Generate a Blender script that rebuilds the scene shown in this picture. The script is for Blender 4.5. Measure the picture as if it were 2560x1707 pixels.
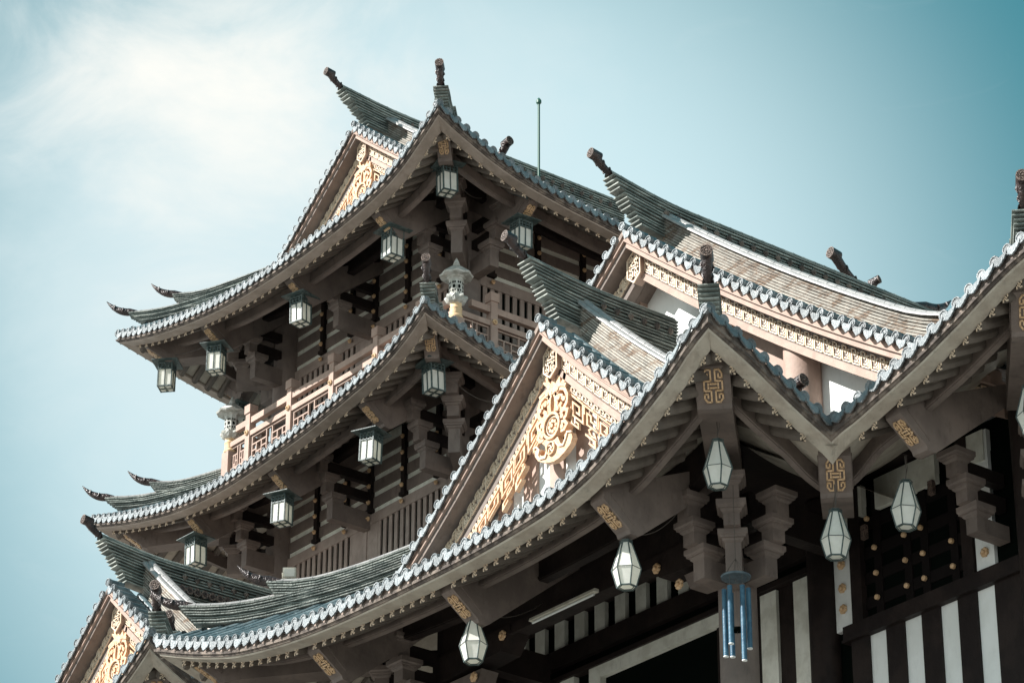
import bpy, math, random
from math import sin, cos, pi, radians, sqrt
from mathutils import Vector, Matrix
from mathutils.geometry import tessellate_polygon
random.seed(7)
S = bpy.context.scene
for o in list(bpy.data.objects): bpy.data.objects.remove(o)
COL = S.collection
# ------------------------------------------------------------------ camera
cam = bpy.data.cameras.new('camera'); cam_o = bpy.data.objects.new('camera', cam); COL.objects.link(cam_o)
TH, RO, YA = radians(26.89), radians(.22), radians(52.0)
Fv = Vector((cos(YA)*cos(TH), sin(YA)*cos(TH), sin(TH)))
Rv = Vector((sin(YA), -cos(YA), 0)); Uv = Rv.cross(Fv)
R2 = Rv*cos(RO)+Uv*sin(RO); U2 = -Rv*sin(RO)+Uv*cos(RO)
cam_o.matrix_world = Matrix(((R2.x, U2.x, -Fv.x, 0), (R2.y, U2.y, -Fv.y, 0), (R2.z, U2.z, -Fv.z, 1.6), (0, 0, 0, 1)))
cam.sensor_width = 36; cam.lens = 7690/2560*36; cam.clip_end = 5000; cam.clip_start = .5
S.camera = cam_o
# ------------------------------------------------------------------ sun, sky, exposure
SUND = Vector((-1, .48, .85)).normalized()
S.view_settings.view_transform = 'Standard'; S.view_settings.look = 'None'
S.view_settings.exposure = 1.15; S.view_settings.gamma = 1
sun = bpy.data.lights.new('sun', 'SUN'); sun.energy = 4.4; sun.angle = radians(.6); sun.color = (1, .96, .91)
sun_o = bpy.data.objects.new('sun', sun); COL.objects.link(sun_o)
sun_o.rotation_euler = (-SUND).to_track_quat('-Z', 'Y').to_euler()
W = bpy.data.worlds.new('World'); S.world = W; W.use_nodes = True
nt = W.node_tree; nt.nodes.clear()
def N(t, tree=None, **k):
    n = (tree or nt).nodes.new(t)
    for a, b in k.items(): setattr(n, a, b)
    return n
def setin(n, **k):
    for a, b in k.items(): n.inputs[a.replace('_', ' ')].default_value = b
out = N('ShaderNodeOutputWorld'); bg = N('ShaderNodeBackground'); sky = N('ShaderNodeTexSky')
sky.sky_type = 'NISHITA'; sky.sun_disc = False; sky.sun_elevation = math.asin(SUND.z)
sky.sun_rotation = math.atan2(SUND.x, SUND.y); sky.air_density = 1.1; sky.dust_density = 1.6; sky.ozone_density = 1.0
geo = N('ShaderNodeTexCoord')
def dirpx(x, y):
    v = Fv*7690 + R2*(x*1.08844-1280) - U2*(y*1.08844-853.5); return v.normalized()
glow = dirpx(520, 160)
def vdot(v):
    d = N('ShaderNodeVectorMath', operation='DISTANCE'); d.inputs[1].default_value = v
    nt.links.new(geo.outputs['Generated'], d.inputs[0]); return d.outputs['Value']
def mrange(sock, a, b, c, d, smooth=True, tree=None):
    m = N('ShaderNodeMapRange', tree); m.interpolation_type = 'SMOOTHSTEP' if smooth else 'LINEAR'
    m.inputs[1].default_value = a; m.inputs[2].default_value = b; m.inputs[3].default_value = c; m.inputs[4].default_value = d
    (tree or nt).links.new(sock, m.inputs[0]); return m.outputs[0]
def math2(op, a, b, tree=None):
    m = N('ShaderNodeMath', tree, operation=op)
    for i, v in enumerate((a, b)):
        if isinstance(v, (int, float)): m.inputs[i].default_value = v
        else: (tree or nt).links.new(v, m.inputs[i])
    return m.outputs[0]
def mixc(f, a, b, tree=None, blend='MIX'):
    m = N('ShaderNodeMix', tree); m.data_type = 'RGBA'; m.blend_type = blend; T = (tree or nt)
    for i, v in ((0, f), (6, a), (7, b)):
        if isinstance(v, (int, float)): m.inputs[i].default_value = v
        elif isinstance(v, tuple): m.inputs[i].default_value = (*v, 1) if len(v) == 3 else v
        else: T.links.new(v, m.inputs[i])
    return m.outputs[2]
nz = N('ShaderNodeTexNoise'); setin(nz, Scale=15.0, Detail=9.0, Roughness=.6, Distortion=.5)
mp = N('ShaderNodeMapping'); mp.inputs['Scale'].default_value = (1, 1, 1.7)
nt.links.new(geo.outputs['Generated'], mp.inputs[0]); nt.links.new(mp.outputs[0], nz.inputs['Vector'])
dd = vdot(glow)
nzo = math2('SUBTRACT', nz.outputs[0], .5)
thick = mrange(math2('ADD', dd, math2('MULTIPLY', nzo, .11)), .0, .072, 1, 0)
veil = mrange(math2('ADD', vdot(dirpx(560, 420)), math2('MULTIPLY', nzo, .15)), .01, .145, 1, 0)
wide = mrange(vdot(dirpx(1000, 860)), .075, .235, 1, 0)
tint = mixc(.85, sky.outputs[0], (.55, 2.65, 3.15))
c1 = mixc(wide, tint, (5.8, 7.65, 8.15))
nw = N('ShaderNodeTexNoise'); setin(nw, Scale=26.0, Detail=10.0, Roughness=.66, Distortion=1.2)
mw = N('ShaderNodeMapping'); mw.inputs['Scale'].default_value = (1, .55, 2.2); mw.inputs['Rotation'].default_value = (0, 0, .5)
nt.links.new(geo.outputs['Generated'], mw.inputs[0]); nt.links.new(mw.outputs[0], nw.inputs['Vector'])
c1 = mixc(math2('MULTIPLY', mrange(nw.outputs[0], .55, .85, 0, 1), .08), c1, (7.2, 7.9, 8.1))      # thin wisps
c2 = mixc(math2('MULTIPLY', veil, .75), c1, (6.7, 7.8, 8.05))
c3 = mixc(math2('MULTIPLY', thick, .95), c2, (9.5, 9.3, 8.7))
sepz = N('ShaderNodeSeparateXYZ'); nt.links.new(geo.outputs['Generated'], sepz.inputs[0])
c4 = mixc(mrange(sepz.outputs[2], .34, .10, 0, 1), c3, (15.0, 15.8, 15.4))      # unseen bright band low in the sky, added to fill shaded fronts
nt.links.new(c4, bg.inputs[0]); bg.inputs[1].default_value = .05
nt.links.new(bg.outputs[0], out.inputs[0])

# ------------------------------------------------------------------ materials
def material(name, col, rough=.6, col2=None, scale=3.0, bump=0.0, bscale=20.0, metal=0.0, streak=False, spec=.5, thr=(.4, .62), isl=0.0, dirt=0.0):
    m = bpy.data.materials.new(name); m.use_nodes = True; t = m.node_tree; b = t.nodes['Principled BSDF']
    b.inputs['Base Color'].default_value = (*col, 1); b.inputs['Roughness'].default_value = rough; b.inputs['Metallic'].default_value = metal
    b.inputs['Specular IOR Level'].default_value = spec
    g = N('ShaderNodeNewGeometry', t)
    if col2:
        n = N('ShaderNodeTexNoise', t); setin(n, Scale=scale, Detail=6.0, Roughness=.6)
        src = g.outputs['Position']
        if streak:
            p = N('ShaderNodeMapping', t); p.inputs['Scale'].default_value = streak; t.links.new(src, p.inputs[0]); src = p.outputs[0]
        t.links.new(src, n.inputs['Vector'])
        f = mrange(n.outputs[0], thr[0], thr[1], 0, 1, True, t)
        c = mixc(f, col, col2, t)
        if dirt:    # grime and faded patches with a shape of their own
            nd = N('ShaderNodeTexNoise', t); setin(nd, Scale=5.5, Detail=9.0, Roughness=.72); pd = N('ShaderNodeMapping', t); pd.inputs['Scale'].default_value = (1, 1, .35)
            t.links.new(g.outputs['Position'], pd.inputs[0]); t.links.new(pd.outputs[0], nd.inputs['Vector'])
            c = mixc(math2('MULTIPLY', mrange(nd.outputs[0], .50, .72, 0, 1, True, t), dirt, t), c, tuple(x*.42 for x in col), t)
            c = mixc(math2('MULTIPLY', mrange(nd.outputs[0], .44, .30, 0, 1, True, t), dirt*.6, t), c, tuple(min(1, x*1.45+.02) for x in col), t)
        if isl:     # every tile or plate has its own tone
            hs = N('ShaderNodeHueSaturation', t); t.links.new(c, hs.inputs['Color'])
            t.links.new(mrange(g.outputs['Random Per Island'], 0, 1, 1-isl, 1+isl, False, t), hs.inputs['Value']); c = hs.outputs[0]
        t.links.new(c, b.inputs['Base Color'])
    if bump:
        n2 = N('ShaderNodeTexNoise', t); setin(n2, Scale=bscale, Detail=4.0)
        t.links.new(g.outputs['Position'], n2.inputs['Vector'])
        bp = N('ShaderNodeBump', t); setin(bp, Strength=bump, Distance=.03)
        t.links.new(n2.outputs[0], bp.inputs['Height']); t.links.new(bp.outputs[0], b.inputs['Normal'])
    return m
M = dict(
    tile=material('glazed_tile', (.075, .115, .13), .3, (.16, .205, .22), 2.5, .3, 9, thr=(.35, .7), isl=.22, dirt=.4),
    cap=material('tile_cap_glaze', (.155, .178, .19), .34, (.24, .262, .272), 9, .7, 30, thr=(.35, .7), isl=.28, dirt=.55),
    brown=material('brown_paint', (.150, .122, .108), .55, (.20, .162, .142), 1.4, .18, 14, dirt=.5, spec=.28),
    dark=material('shaded_dark_wood', (.017, .013, .0125), .5, (.027, .020, .018), 1.4, .18, 14, dirt=.4, spec=.12),  # dark brown wood, recess and porch shade put into its colour
    peach=material('sunlit_brown_paint', (.36, .255, .208), .7, (.42, .305, .25), 2.5, .2, 16, dirt=.28),  # brown paint again, with the sunlight put into the colour
    slat=material('faded_slat_paint', (.26, .208, .18), .6, (.32, .26, .225), 2, .15, 14, dirt=.35),
    soffit=material('cream_soffit', (.50, .46, .39), .75, (.41, .36, .30), 2.0, .12, 10, dirt=.5),
    board=material('brown_cream_board', (.37, .31, .265), .7, (.29, .24, .20), 2.0, .12, 10, dirt=.4),
    mortar=material('weathered_mortar', (.33, .26, .22), .85, (.12, .10, .09), 3.2, .6, 25, dirt=.6),
    mould=material('stained_moulding', (.075, .06, .052), .8, (.22, .18, .15), 4, .5, 20, dirt=.5),
    near_black=material('shaded_lattice', (.010, .008, .008), .7, spec=.08),  # lattice colour sunk near black to stand for porch shade
    white=material('white_plaster', (.80, .83, .82), .8, (.73, .76, .74), .9, .08, 10, dirt=.16),
    strip=material('cream_strip', (.74, .75, .68), .75, (.60, .60, .53), 2.0, .1, 10, dirt=.35),
    rafter=material('rafter_paint', (.145, .122, .102), .6, (.105, .088, .074), 1.5, .12, 12, dirt=.4),
    carve=material('carved_gilt', (.72, .48, .31), .55, (.62, .37, .21), 7, .6, 32, dirt=.35),
    gold=material('gold_paint', (.68, .47, .28), .5, (.56, .37, .20), 9, .4, 30, dirt=.3),
    pale_gold=material('pale_gilt', (.80, .67, .52), .5, (.70, .55, .40), 6, .25, 24, dirt=.25),
    plate=material('ridge_plate', (.36, .38, .345), .7, (.15, .175, .16), 2.2, .7, 22, streak=(1, 1, 5), thr=(.36, .60), isl=.30, dirt=.5),
    core=material('ridge_core', (.028, .036, .032), .85, (.11, .12, .10), 2.5, .6, 22),
    plate2=material('lit_ridge_plate', (.33, .315, .275), .8, (.17, .115, .075), 1.9, .7, 18, streak=(1, 1, 4), thr=(.47, .64), isl=.35, dirt=.7),
    roll=material('silvery_roll_tile', (.36, .35, .34), .38, (.27, .265, .26), 4, .3, 14, dirt=.4),
    finial=material('dark_finial_glaze', (.022, .014, .014), .28, (.050, .030, .026), 5, .8, 25),
    rosette=material('bronze_rosette', (.20, .145, .12), .5, (.05, .035, .03), 30, .6, 40),
    metal=material('lantern_metal', (.035, .062, .062), .5, (.09, .12, .115), 12, .4, 30, dirt=.4),
    glass=material('milk_glass', (.95, .95, .91), .35, (.86, .86, .81), 5, dirt=.12),
    stone=material('pale_carved_stone', (.55, .56, .53), .85, (.38, .38, .34), 7, .6, 30, dirt=.35),
    stone_y=material('yellow_stone', (.72, .53, .32), .7, (.60, .40, .22), 6, .2, 20),
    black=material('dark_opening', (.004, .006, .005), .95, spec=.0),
    blue=material('blue_chime_enamel', (.025, .090, .150), .4, (.05, .14, .21), 7, .2, 30, dirt=.5),
    bluerim=material('chime_ring', (.085, .125, .15), .5, (.05, .08, .10), 8, dirt=.4),
    wire=material('wire', (.08, .07, .06), .6),
    lamp=material('white_lamp_housing', (.62, .60, .52), .5, (.5, .48, .40), 5),
    rod=material('green_rod', (.03, .11, .08), .5),
    ground=material('stone_paving', (.22, .21, .19), .9, (.17, .16, .15), .4, .2, 3),
)
gm = M['glass'].node_tree; pb = gm.nodes['Principled BSDF']; tr = N('ShaderNodeBsdfTranslucent', gm); tr.inputs[0].default_value = (.9, .9, .8, 1)
ms = N('ShaderNodeMixShader', gm); ms.inputs[0].default_value = .38; gm.links.new(pb.outputs[0], ms.inputs[1]); gm.links.new(tr.outputs[0], ms.inputs[2])
gm.links.new(ms.outputs[0], [n for n in gm.nodes if n.type == 'OUTPUT_MATERIAL'][0].inputs[0])
# ------------------------------------------------------------------ mesh builder
class MB:
    def __init__(s): s.v = []; s.f = []; s.m = []; s.mats = []
    def mi(s, m):
        if m not in s.mats: s.mats.append(m)
        return s.mats.index(m)
    def add(s, vs, fs, m):
        b = len(s.v); k = s.mi(m); s.v.extend([tuple(x) for x in vs])
        for f in fs: s.f.append([b+i for i in f]); s.m.append(k)
    def obox(s, c, ex, ey, ez, m):
        c = Vector(c); vs = [c+ex*i+ey*j+ez*k for k in (-1, 1) for j in (-1, 1) for i in (-1, 1)]
        s.add(vs, [(0, 2, 3, 1), (4, 5, 7, 6), (0, 1, 5, 4), (2, 6, 7, 3), (0, 4, 6, 2), (1, 3, 7, 5)], m)
    def box(s, x0, x1, y0, y1, z0, z1, m):
        s.obox(((x0+x1)/2, (y0+y1)/2, (z0+z1)/2), Vector(((x1-x0)/2, 0, 0)), Vector((0, (y1-y0)/2, 0)), Vector((0, 0, (z1-z0)/2)), m)
    def loft(s, rings, m, closed=True, caps=True):
        n = len(rings[0]); vs = [p for r in rings for p in r]; fs = []
        for i in range(len(rings)-1):
            for j in range(n if closed else n-1):
                a = i*n+j; b = i*n+(j+1) % n; fs.append((a, b, b+n, a+n))
        if caps: fs.append(tuple(range(n))[::-1]); fs.append(tuple(range((len(rings)-1)*n, len(rings)*n)))
        s.add(vs, fs, m)
    def tube(s, pts, r, m, n=8, caps=True):
        rings = []; pts = [Vector(p) for p in pts]
        for i, p in enumerate(pts):
            d = (pts[min(i+1, len(pts)-1)]-pts[max(i-1, 0)]).normalized()
            a = d.cross(Vector((0, 0, 1)) if abs(d.z) < .9 else Vector((1, 0, 0))).normalized(); b = d.cross(a)
            rr = r[i] if isinstance(r, (list, tuple)) else r
            rings.append([p+a*rr*cos(2*pi*k/n)+b*rr*sin(2*pi*k/n) for k in range(n)])
        s.loft(rings, m, True, caps)
    def lathe(s, c, prof, m, n=16, ph=0):
        c = Vector(c); s.loft([[c+Vector((r*cos(2*pi*k/n+ph), r*sin(2*pi*k/n+ph), z)) for k in range(n)] for r, z in prof], m)
    def poly(s, pts2, fn, m, depth0, depth1):
        # filled outline in a local plane; fn(u, v, d) -> world; extruded from depth0 (front) to depth1 (back)
        tri = tessellate_polygon([[Vector((u, v, 0)) for u, v in pts2]]); n = len(pts2)
        s.add([fn(u, v, depth0) for u, v in pts2]+[fn(u, v, depth1) for u, v in pts2],
              [tuple(t) for t in tri]+[(i, (i+1) % n, n+(i+1) % n, n+i) for i in range(n)], m)
    def ribbon(s, pts2, w, fn, m, d0, d1, closed=False):
        P = [Vector(p) for p in pts2]; n = len(P); L = []; R = []
        for i, p in enumerate(P):
            if closed: a, b = P[i-1], P[(i+1) % n]
            else: a, b = P[max(i-1, 0)], P[min(i+1, n-1)]
            d1_ = (p-a).normalized() if (p-a).length > 1e-6 else (b-p).normalized()
            d2_ = (b-p).normalized() if (b-p).length > 1e-6 else d1_
            t = (d1_+d2_); t = t.normalized() if t.length > 1e-3 else d1_
            nn = Vector((-t.y, t.x)); k = 1/max(.5, nn.dot(Vector((-d1_.y, d1_.x))))
            L.append(p+nn*w/2*k); R.append(p-nn*w/2*k)
        rings = [[fn(*L[i], d0), fn(*R[i], d0), fn(*R[i], d1), fn(*L[i], d1)] for i in range(n)]
        if closed: rings.append(rings[0])
        s.loft(rings, m, True, not closed)
    def build(s, name, parent=None, smooth=False, label=None, kind=None):
        me = bpy.data.meshes.new(name)
        off = parent_off(parent)
        me.from_pydata([(x-off.x, y-off.y, z-off.z) for x, y, z in s.v], [], s.f)
        for k in s.mats: me.materials.append(M[k])
        me.polygons.foreach_set('material_index', s.m)
        if smooth: me.polygons.foreach_set('use_smooth', [True]*len(s.f))
        me.update()
        o = bpy.data.objects.new(name, me); COL.objects.link(o)
        if parent: o.parent = parent
        if label: o['label'] = label
        if kind: o['kind'] = kind
        if smooth:
            try: me.set_sharp_from_angle(angle=radians(40))
            except Exception: pass
        return o
def parent_off(p):
    v = Vector((0, 0, 0))
    while p: v += p.location; p = p.parent
    return v
def empty(name, loc, label, cat, group=None):
    o = bpy.data.objects.new(name, None); COL.objects.link(o); o.location = loc; o.empty_display_size = .2
    o['label'] = label; o['category'] = cat
    if group: o['group'] = group
    return o
def copy_tree(src, loc, label, rz=None):
    def rec(o, par):
        c = o.copy(); COL.objects.link(c); c.parent = par
        for ch in o.children: rec(ch, c)
        return c
    kids = list(src.children); c = src.copy(); COL.objects.link(c)
    for ch in kids: rec(ch, c)
    c.location = loc; c['label'] = label
    if rz is not None: c.rotation_euler.z = rz
    return c

# ------------------------------------------------------------------ eave frames
def interp(tab):
    tab = sorted(tab)
    def f(x):
        if x <= tab[0][0]: return tab[0][1]
        if x >= tab[-1][0]: return tab[-1][1]
        for i in range(len(tab)-1):
            if x <= tab[i+1][0]:
                x0, y0 = tab[i]; x1, y1 = tab[i+1]; t = (x-x0)/(x1-x0)
                m0 = (y1-tab[i-1][1])/(x1-tab[i-1][0]) if i > 0 else (y1-y0)/(x1-x0)
                m1 = (tab[i+2][1]-y0)/(tab[i+2][0]-x0) if i+2 < len(tab) else (y1-y0)/(x1-x0)
                h = x1-x0; t2 = t*t; t3 = t2*t
                return (2*t3-3*t2+1)*y0+(t3-2*t2+t)*h*m0+(-2*t3+3*t2)*y1+(t3-t2)*h*m1
    return f
class Side:
    """an eave: o = corner point in plan, u = along, n = inward, L = length, zf = height of the tile line"""
    def __init__(s, o, u, n, L, zf, prof, c0=1, c1=1, fs=1.0):
        s.o = Vector((*o, 0)); s.u = Vector((*u, 0)); s.n = Vector((*n, 0)); s.L = L; s.zf = zf; s.prof = prof; s.c0 = c0; s.c1 = c1; s.fs = fs; s.bm = 'soffit' if fs == 1 else 'board'
    def pt(s, t, a, z): return s.o+s.u*t+s.n*a+Vector((0, 0, z))
    def z(s, t): return s.zf(max(0, t))
    def surf(s, t, a, dz=0): return s.pt(t, a, s.z(t)+s.prof(a)+dz)
    def amax(s, t, D):
        m = D
        if s.c0 == 1: m = min(m, t)
        if s.c1 == 1: m = min(m, s.L-t)
        return max(m, .03)
    def sweep(s, mb, prof2, m, t0=None, t1=None, n=60, closed=True, base=None):
        # prof2: (a, dz) relative to the eave line, mitred at the corners
        T0 = 0 if t0 is None else t0; T1 = s.L if t1 is None else t1; rings = []
        for i in range(n+1):
            f = i/n; r = []
            for a, dz in prof2:
                ta = T0+(a*s.c0 if t0 is None else 0); tb = T1-(a*s.c1 if t1 is None else 0)
                t = ta+(tb-ta)*f; r.append(s.pt(t, a, s.z(t)+dz))
            rings.append(r)
        mb.loft(rings, m, closed, closed)
    def tiles(s, mb, D, sp, r=.1, runout=None):
        k = int(s.L/sp); off = (s.L-k*sp)/2
        for i in range(k+1):
            t = off+i*sp
            am = s.amax(t, D)
            # round end tile
            c = s.surf(t, -.03); up = Vector((0, 0, 1))
            def ring(rr, a): return [s.pt(t+rr*cos(q*pi/5), a, s.z(t)+rr*sin(q*pi/5)) for q in range(10)]
            mb.loft([ring(r*.35, -.052), ring(r*.5, -.044), ring(r*.72, -.048), ring(r*.8, -.06), ring(r, -.06), ring(r, .02)], 'cap', True, True)
            # tube up the slope in segments
            n = max(2, int(am/.6)); rings = []
            for j in range(n+1):
                a = .0+am*j/n
                rings.append([s.pt(t+r*.88*cos(q*pi/6), a, s.z(t)+s.prof(a)+r*.88*sin(q*pi/6)-.015) for q in range(7)])
            mb.loft(rings, 'tile', False, False)
            j = 1
            while j*.42 < min(am, 3.2):
                a = j*.42
                mb.loft([[s.pt(t+r*.95*cos(q*pi/6), aa, s.z(t)+s.prof(aa)+r*.95*sin(q*pi/6)-.012) for q in range(7)] for aa in (a-.02, a+.02)], 'tile', False, False); j += 1
            if i < k:   # drip tile: hanging scalloped shield
                tc = t+sp/2; w = sp/2-.015; zc = s.z(tc)
                out2 = [(-w, .0), (-w*.6, -.02), (w*.6, -.02), (w, .0), (w*1.0, -.09), (w*.86, -.125), (w*.84, -.17), (w*.55, -.185), (w*.45, -.225), (w*.16, -.235), (0, -.265), (-w*.16, -.235), (-w*.45, -.225), (-w*.55, -.185), (-w*.84, -.17), (-w*.86, -.125), (-w*1.0, -.09)]
                sl = (s.z(t+sp)-s.z(t))/sp
                fn = lambda u, v, d: s.pt(tc+u, d+v*.22, zc+v*.82+u*sl)
                mb.poly(out2, fn, 'cap', -.055, -.02)
    def roofsurf(s, mb, D, m='mortar', dz=-.075, n=40):
        rings = []
        for i in range(n+1):
            t = s.L*i/n; am = s.amax(t, D)
            rings.append([s.surf(t, am*j/8, dz) for j in range(9)])
        mb.loft(rings, m, False, False)
    def soffit(s, mb, D, n=40):
        rings = []; k = s.fs
        for i in range(n+1):
            t = s.L*i/n; am = s.amax(t, D)
            lo = min(.34, am); rings.append([s.surf(t, lo+(am-lo)*j/8, -.27*k-s.prof(.34)) for j in range(9)])
        mb.loft(rings, 'soffit', False, False)
    def boards(s, mb):
        k = s.fs
        s.sweep(mb, [(.0, -.05), (.0, -.225*k), (.16, -.23*k), (.2, -.05)], 'mortar')
        s.sweep(mb, [(-.045, -.225*k), (-.035, -.275*k), (.3, -.275*k), (.3, -.225*k)], 'mould')
        s.sweep(mb, [(-.005, -.277*k), (.01, -.315*k), (.3, -.315*k), (.3, -.277*k)], 'mould')
        s.sweep(mb, [(.04, -.317*k), (.055, -.35*k), (.34, -.36*k), (.36, -.31*k), (.34, -.2*k)], s.bm)
    def purlin(s, mb, a=1.06, top=.12, bot=-.22, t0=None, t1=None, w=.12, m='brown'):
        k = s.fs
        s.sweep(mb, [(a, bot*k), (a+w, bot*k), (a+w, top), (a, top)], m, t0, t1)
        s.sweep(mb, [(a-.025, bot*k+.02), (a-.025, bot*k+.07), (a, bot*k+.07), (a, bot*k+.02)], m, t0, t1)
MANJI = [[(0, -1), (0, 1)], [(-1, 0), (1, 0)], [(0, 1), (-1, 1)], [(1, 0), (1, 1)], [(0, -1), (1, -1)], [(-1, 0), (-1, -1)]]
def glyph_lines(mb, lines, fn, w, m, d0, d1):
    for a, b in lines:
        a, b = Vector(a), Vector(b); d = (b-a).normalized(); nn = Vector((-d.y, d.x))*w/2; a = a-d*w/2; b = b+d*w/2
        q = [a+nn, a-nn, b-nn, b+nn]
        mb.add([fn(p.x, p.y, d0) for p in q]+[fn(p.x, p.y, d1) for p in q], [(0, 1, 2, 3), (0, 4, 5, 1), (1, 5, 6, 2), (2, 6, 7, 3), (3, 7, 4, 0)], m)
def rafters(side, parent, sp, a0=.33, a1=2.0, w=.068, h=.165, t0=.3, t1=None, skip=(), acap=9, merge=False, gold=True):
    k = side.fs; t1 = side.L-.3 if t1 is None else t1; n = int((t1-t0)/sp); MBs = MB() if merge else None
    for i in range(n+1):
        t = t0+i*sp
        if any(abs(t-q) < d for q, d in skip): continue
        am = min(a1, side.amax(t, 99)+.1) if side.c0 == 1 or side.c1 == 1 else a1
        if am < a0+.15: am = a0+.15
        mb = MBs if merge else MB(); rings = []
        sec = [(-w, .03), (-w, -h*.55), (-w*.55, -h), (w*.55, -h), (w, -h*.55), (w, .03)]
        for j in range(6):
            f = j/5; a = a0+(am-a0)*f; sc = 1-.0*f
            rings.append([side.pt(t+p*sc, a, side.z(t)+side.prof(a)-side.prof(a0)-.325*k+q*sc+(.012 if j == 0 else 0)) for p, q in sec])
        mb.loft(rings, 'rafter', True, True)
        if gold:
            zc = side.z(t)-.325*k-h*.5
            glyph_lines(mb, [(Vector(p)*.048, Vector(q)*.048) for p, q in MANJI], lambda u, v, d: side.pt(t+u*GS(side), a0+d, zc+v), .020, 'pale_gold', -.012, .004)
        if not merge: mb.build('rafter', parent)
    if merge: MBs.build('rafter', parent, kind='stuff')
def GS(side):  # handedness so the glyph reads the same way round on every face
    return 1 if (side.u.cross(side.n)).z > 0 else -1
LONG = []
for sx in (-1, 1):
    for sy in (-1, 1):
        LONG += [((x0*sx, y0*sy), (x1*sx, y1*sy)) for (x0, y0), (x1, y1) in (((.7, 1), (.25, 1)), ((.7, 1), (1, .78)), ((1, .78), (1, .5)), ((1, .5), (.62, .5)), ((.62, .5), (.62, .72)), ((.25, 1), (.25, .3)), ((1, .3), (.25, .3)), ((1, .3), (1, 0)), ((.55, .14), (.55, 0)))]
LONG += [((-.3, .12), (.3, .12)), ((-.3, -.12), (.3, -.12))]
def cantilever(parent, o, d, z, w=.18, k=1.0, reach=3.4, slope=.77, sym=True):
    """beam end under the eave. o plan point on the eave line, d inward unit, z eave height"""
    o = Vector((*o, 0)); d = Vector((*d, 0)); q = Vector((-d.y, d.x, 0)); mb = MB()
    fn = lambda a, v, s_: o+d*a+q*s_+Vector((0, 0, z+v))
    face0 = Vector((.46, -.40*k)); face1 = Vector((1.02, -.40*k-.42))
    prof = [(.46, -.2*k), tuple(face0), tuple(face1), (1.05, face1.y-.07), (1.18, face1.y-.09), (1.28, face1.y-.05), (reach, face1.y-.05+(reach-1.28)*slope), (reach, .6+reach*.5)]
    prof = prof[:-1]+[(reach, prof[-2][1]+.3)]
    n = len(prof); c = .035
    for s0, s1, sc in ((-w, w, 0),):
        rings = [[fn(a, v, -w+c) for a, v in prof]]
        mb.loft([[fn(a+.0, v, -w) for a, v in prof], [fn(a, v, w) for a, v in prof]], 'brown', True, True)
    # raised side mouldings
    for sg in (-1, 1):
        mb.loft([[fn(.62, -.3*k, sg*(w+.018)), fn(.62, -.3*k, sg*w), fn(1.1, -.70*k-.02, sg*w), fn(1.1, -.70*k-.02, sg*(w+.018))],
                 [fn(.66, -.26*k, sg*(w+.018)), fn(.66, -.26*k, sg*w), fn(1.14, -.66*k-.02, sg*w), fn(1.14, -.66*k-.02, sg*(w+.018))]], 'brown')
    if sym:
        mid = (face0+face1)/2; e = (face1-face0).normalized(); nrm = Vector((-e.y, e.x)); nrm = -nrm if nrm.x > 0 else nrm
        def g(u, v, dd):
            p = mid-e*v-nrm*dd*1.0
            return fn(p.x, p.y, u)
        glyph_lines(mb, [((a[0]*(.045+.36*w), a[1]*(.14+.55*w)), (b[0]*(.045+.36*w), b[1]*(.14+.55*w))) for a, b in LONG], g, .027, 'gold', -.022, .006)
    return mb.build('cantilever_beam', parent)
def bracket(parent, col, d, caps, low, wcap=.27, m='brown'):
    """stepped bracket: caps = [(distance from column, z of cap centre)], low = z of the lowest arm underside"""
    c = Vector((*col, 0)); d = Vector((*d, 0)).normalized(); q = Vector((-d.y, d.x, 0)); mb = MB()
    def sq(r, z, a): return [c+d*(a+i*r)+q*(j*r)+Vector((0, 0, z)) for i, j in ((-1, -1), (1, -1), (1, 1), (-1, 1))]
    for k, (a, z) in enumerate(caps):
        b = wcap*.56
        mb.loft([sq(b, z-.12, a), sq(b+.035, z-.09, a), sq(b+.045, z-.05, a), sq(b+.08, z-.045, a), sq(b+.085, z-.015, a), sq(wcap, z+.01, a), sq(wcap, z+.1, a)], m)
        zn = caps[k+1][1]+.1 if k+1 < len(caps) else low
        # arm running back to the column
        mb.obox(c+d*((a+b)/2)+Vector((0, 0, (z-.12+zn)/2)), d*((a+b)/2), q*(b-.005), Vector((0, 0, (z-.12-zn)/2)), m) if k+1 == len(caps) else None
        if k+1 < len(caps):
            hh = (z-.12-zn)/2
            mb.obox(c+d*a+Vector((0, 0, zn+hh)), d*(b-.003), q*(b-.003), Vector((0, 0, hh)), m)
            mb.obox(c+d*((a-b)/2)+Vector((0, 0, z-.16)), d*((a-b)/2), q*(b*.7), Vector((0, 0, .12)), 'dark')
    mb.build('bracket_set', parent)

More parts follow.
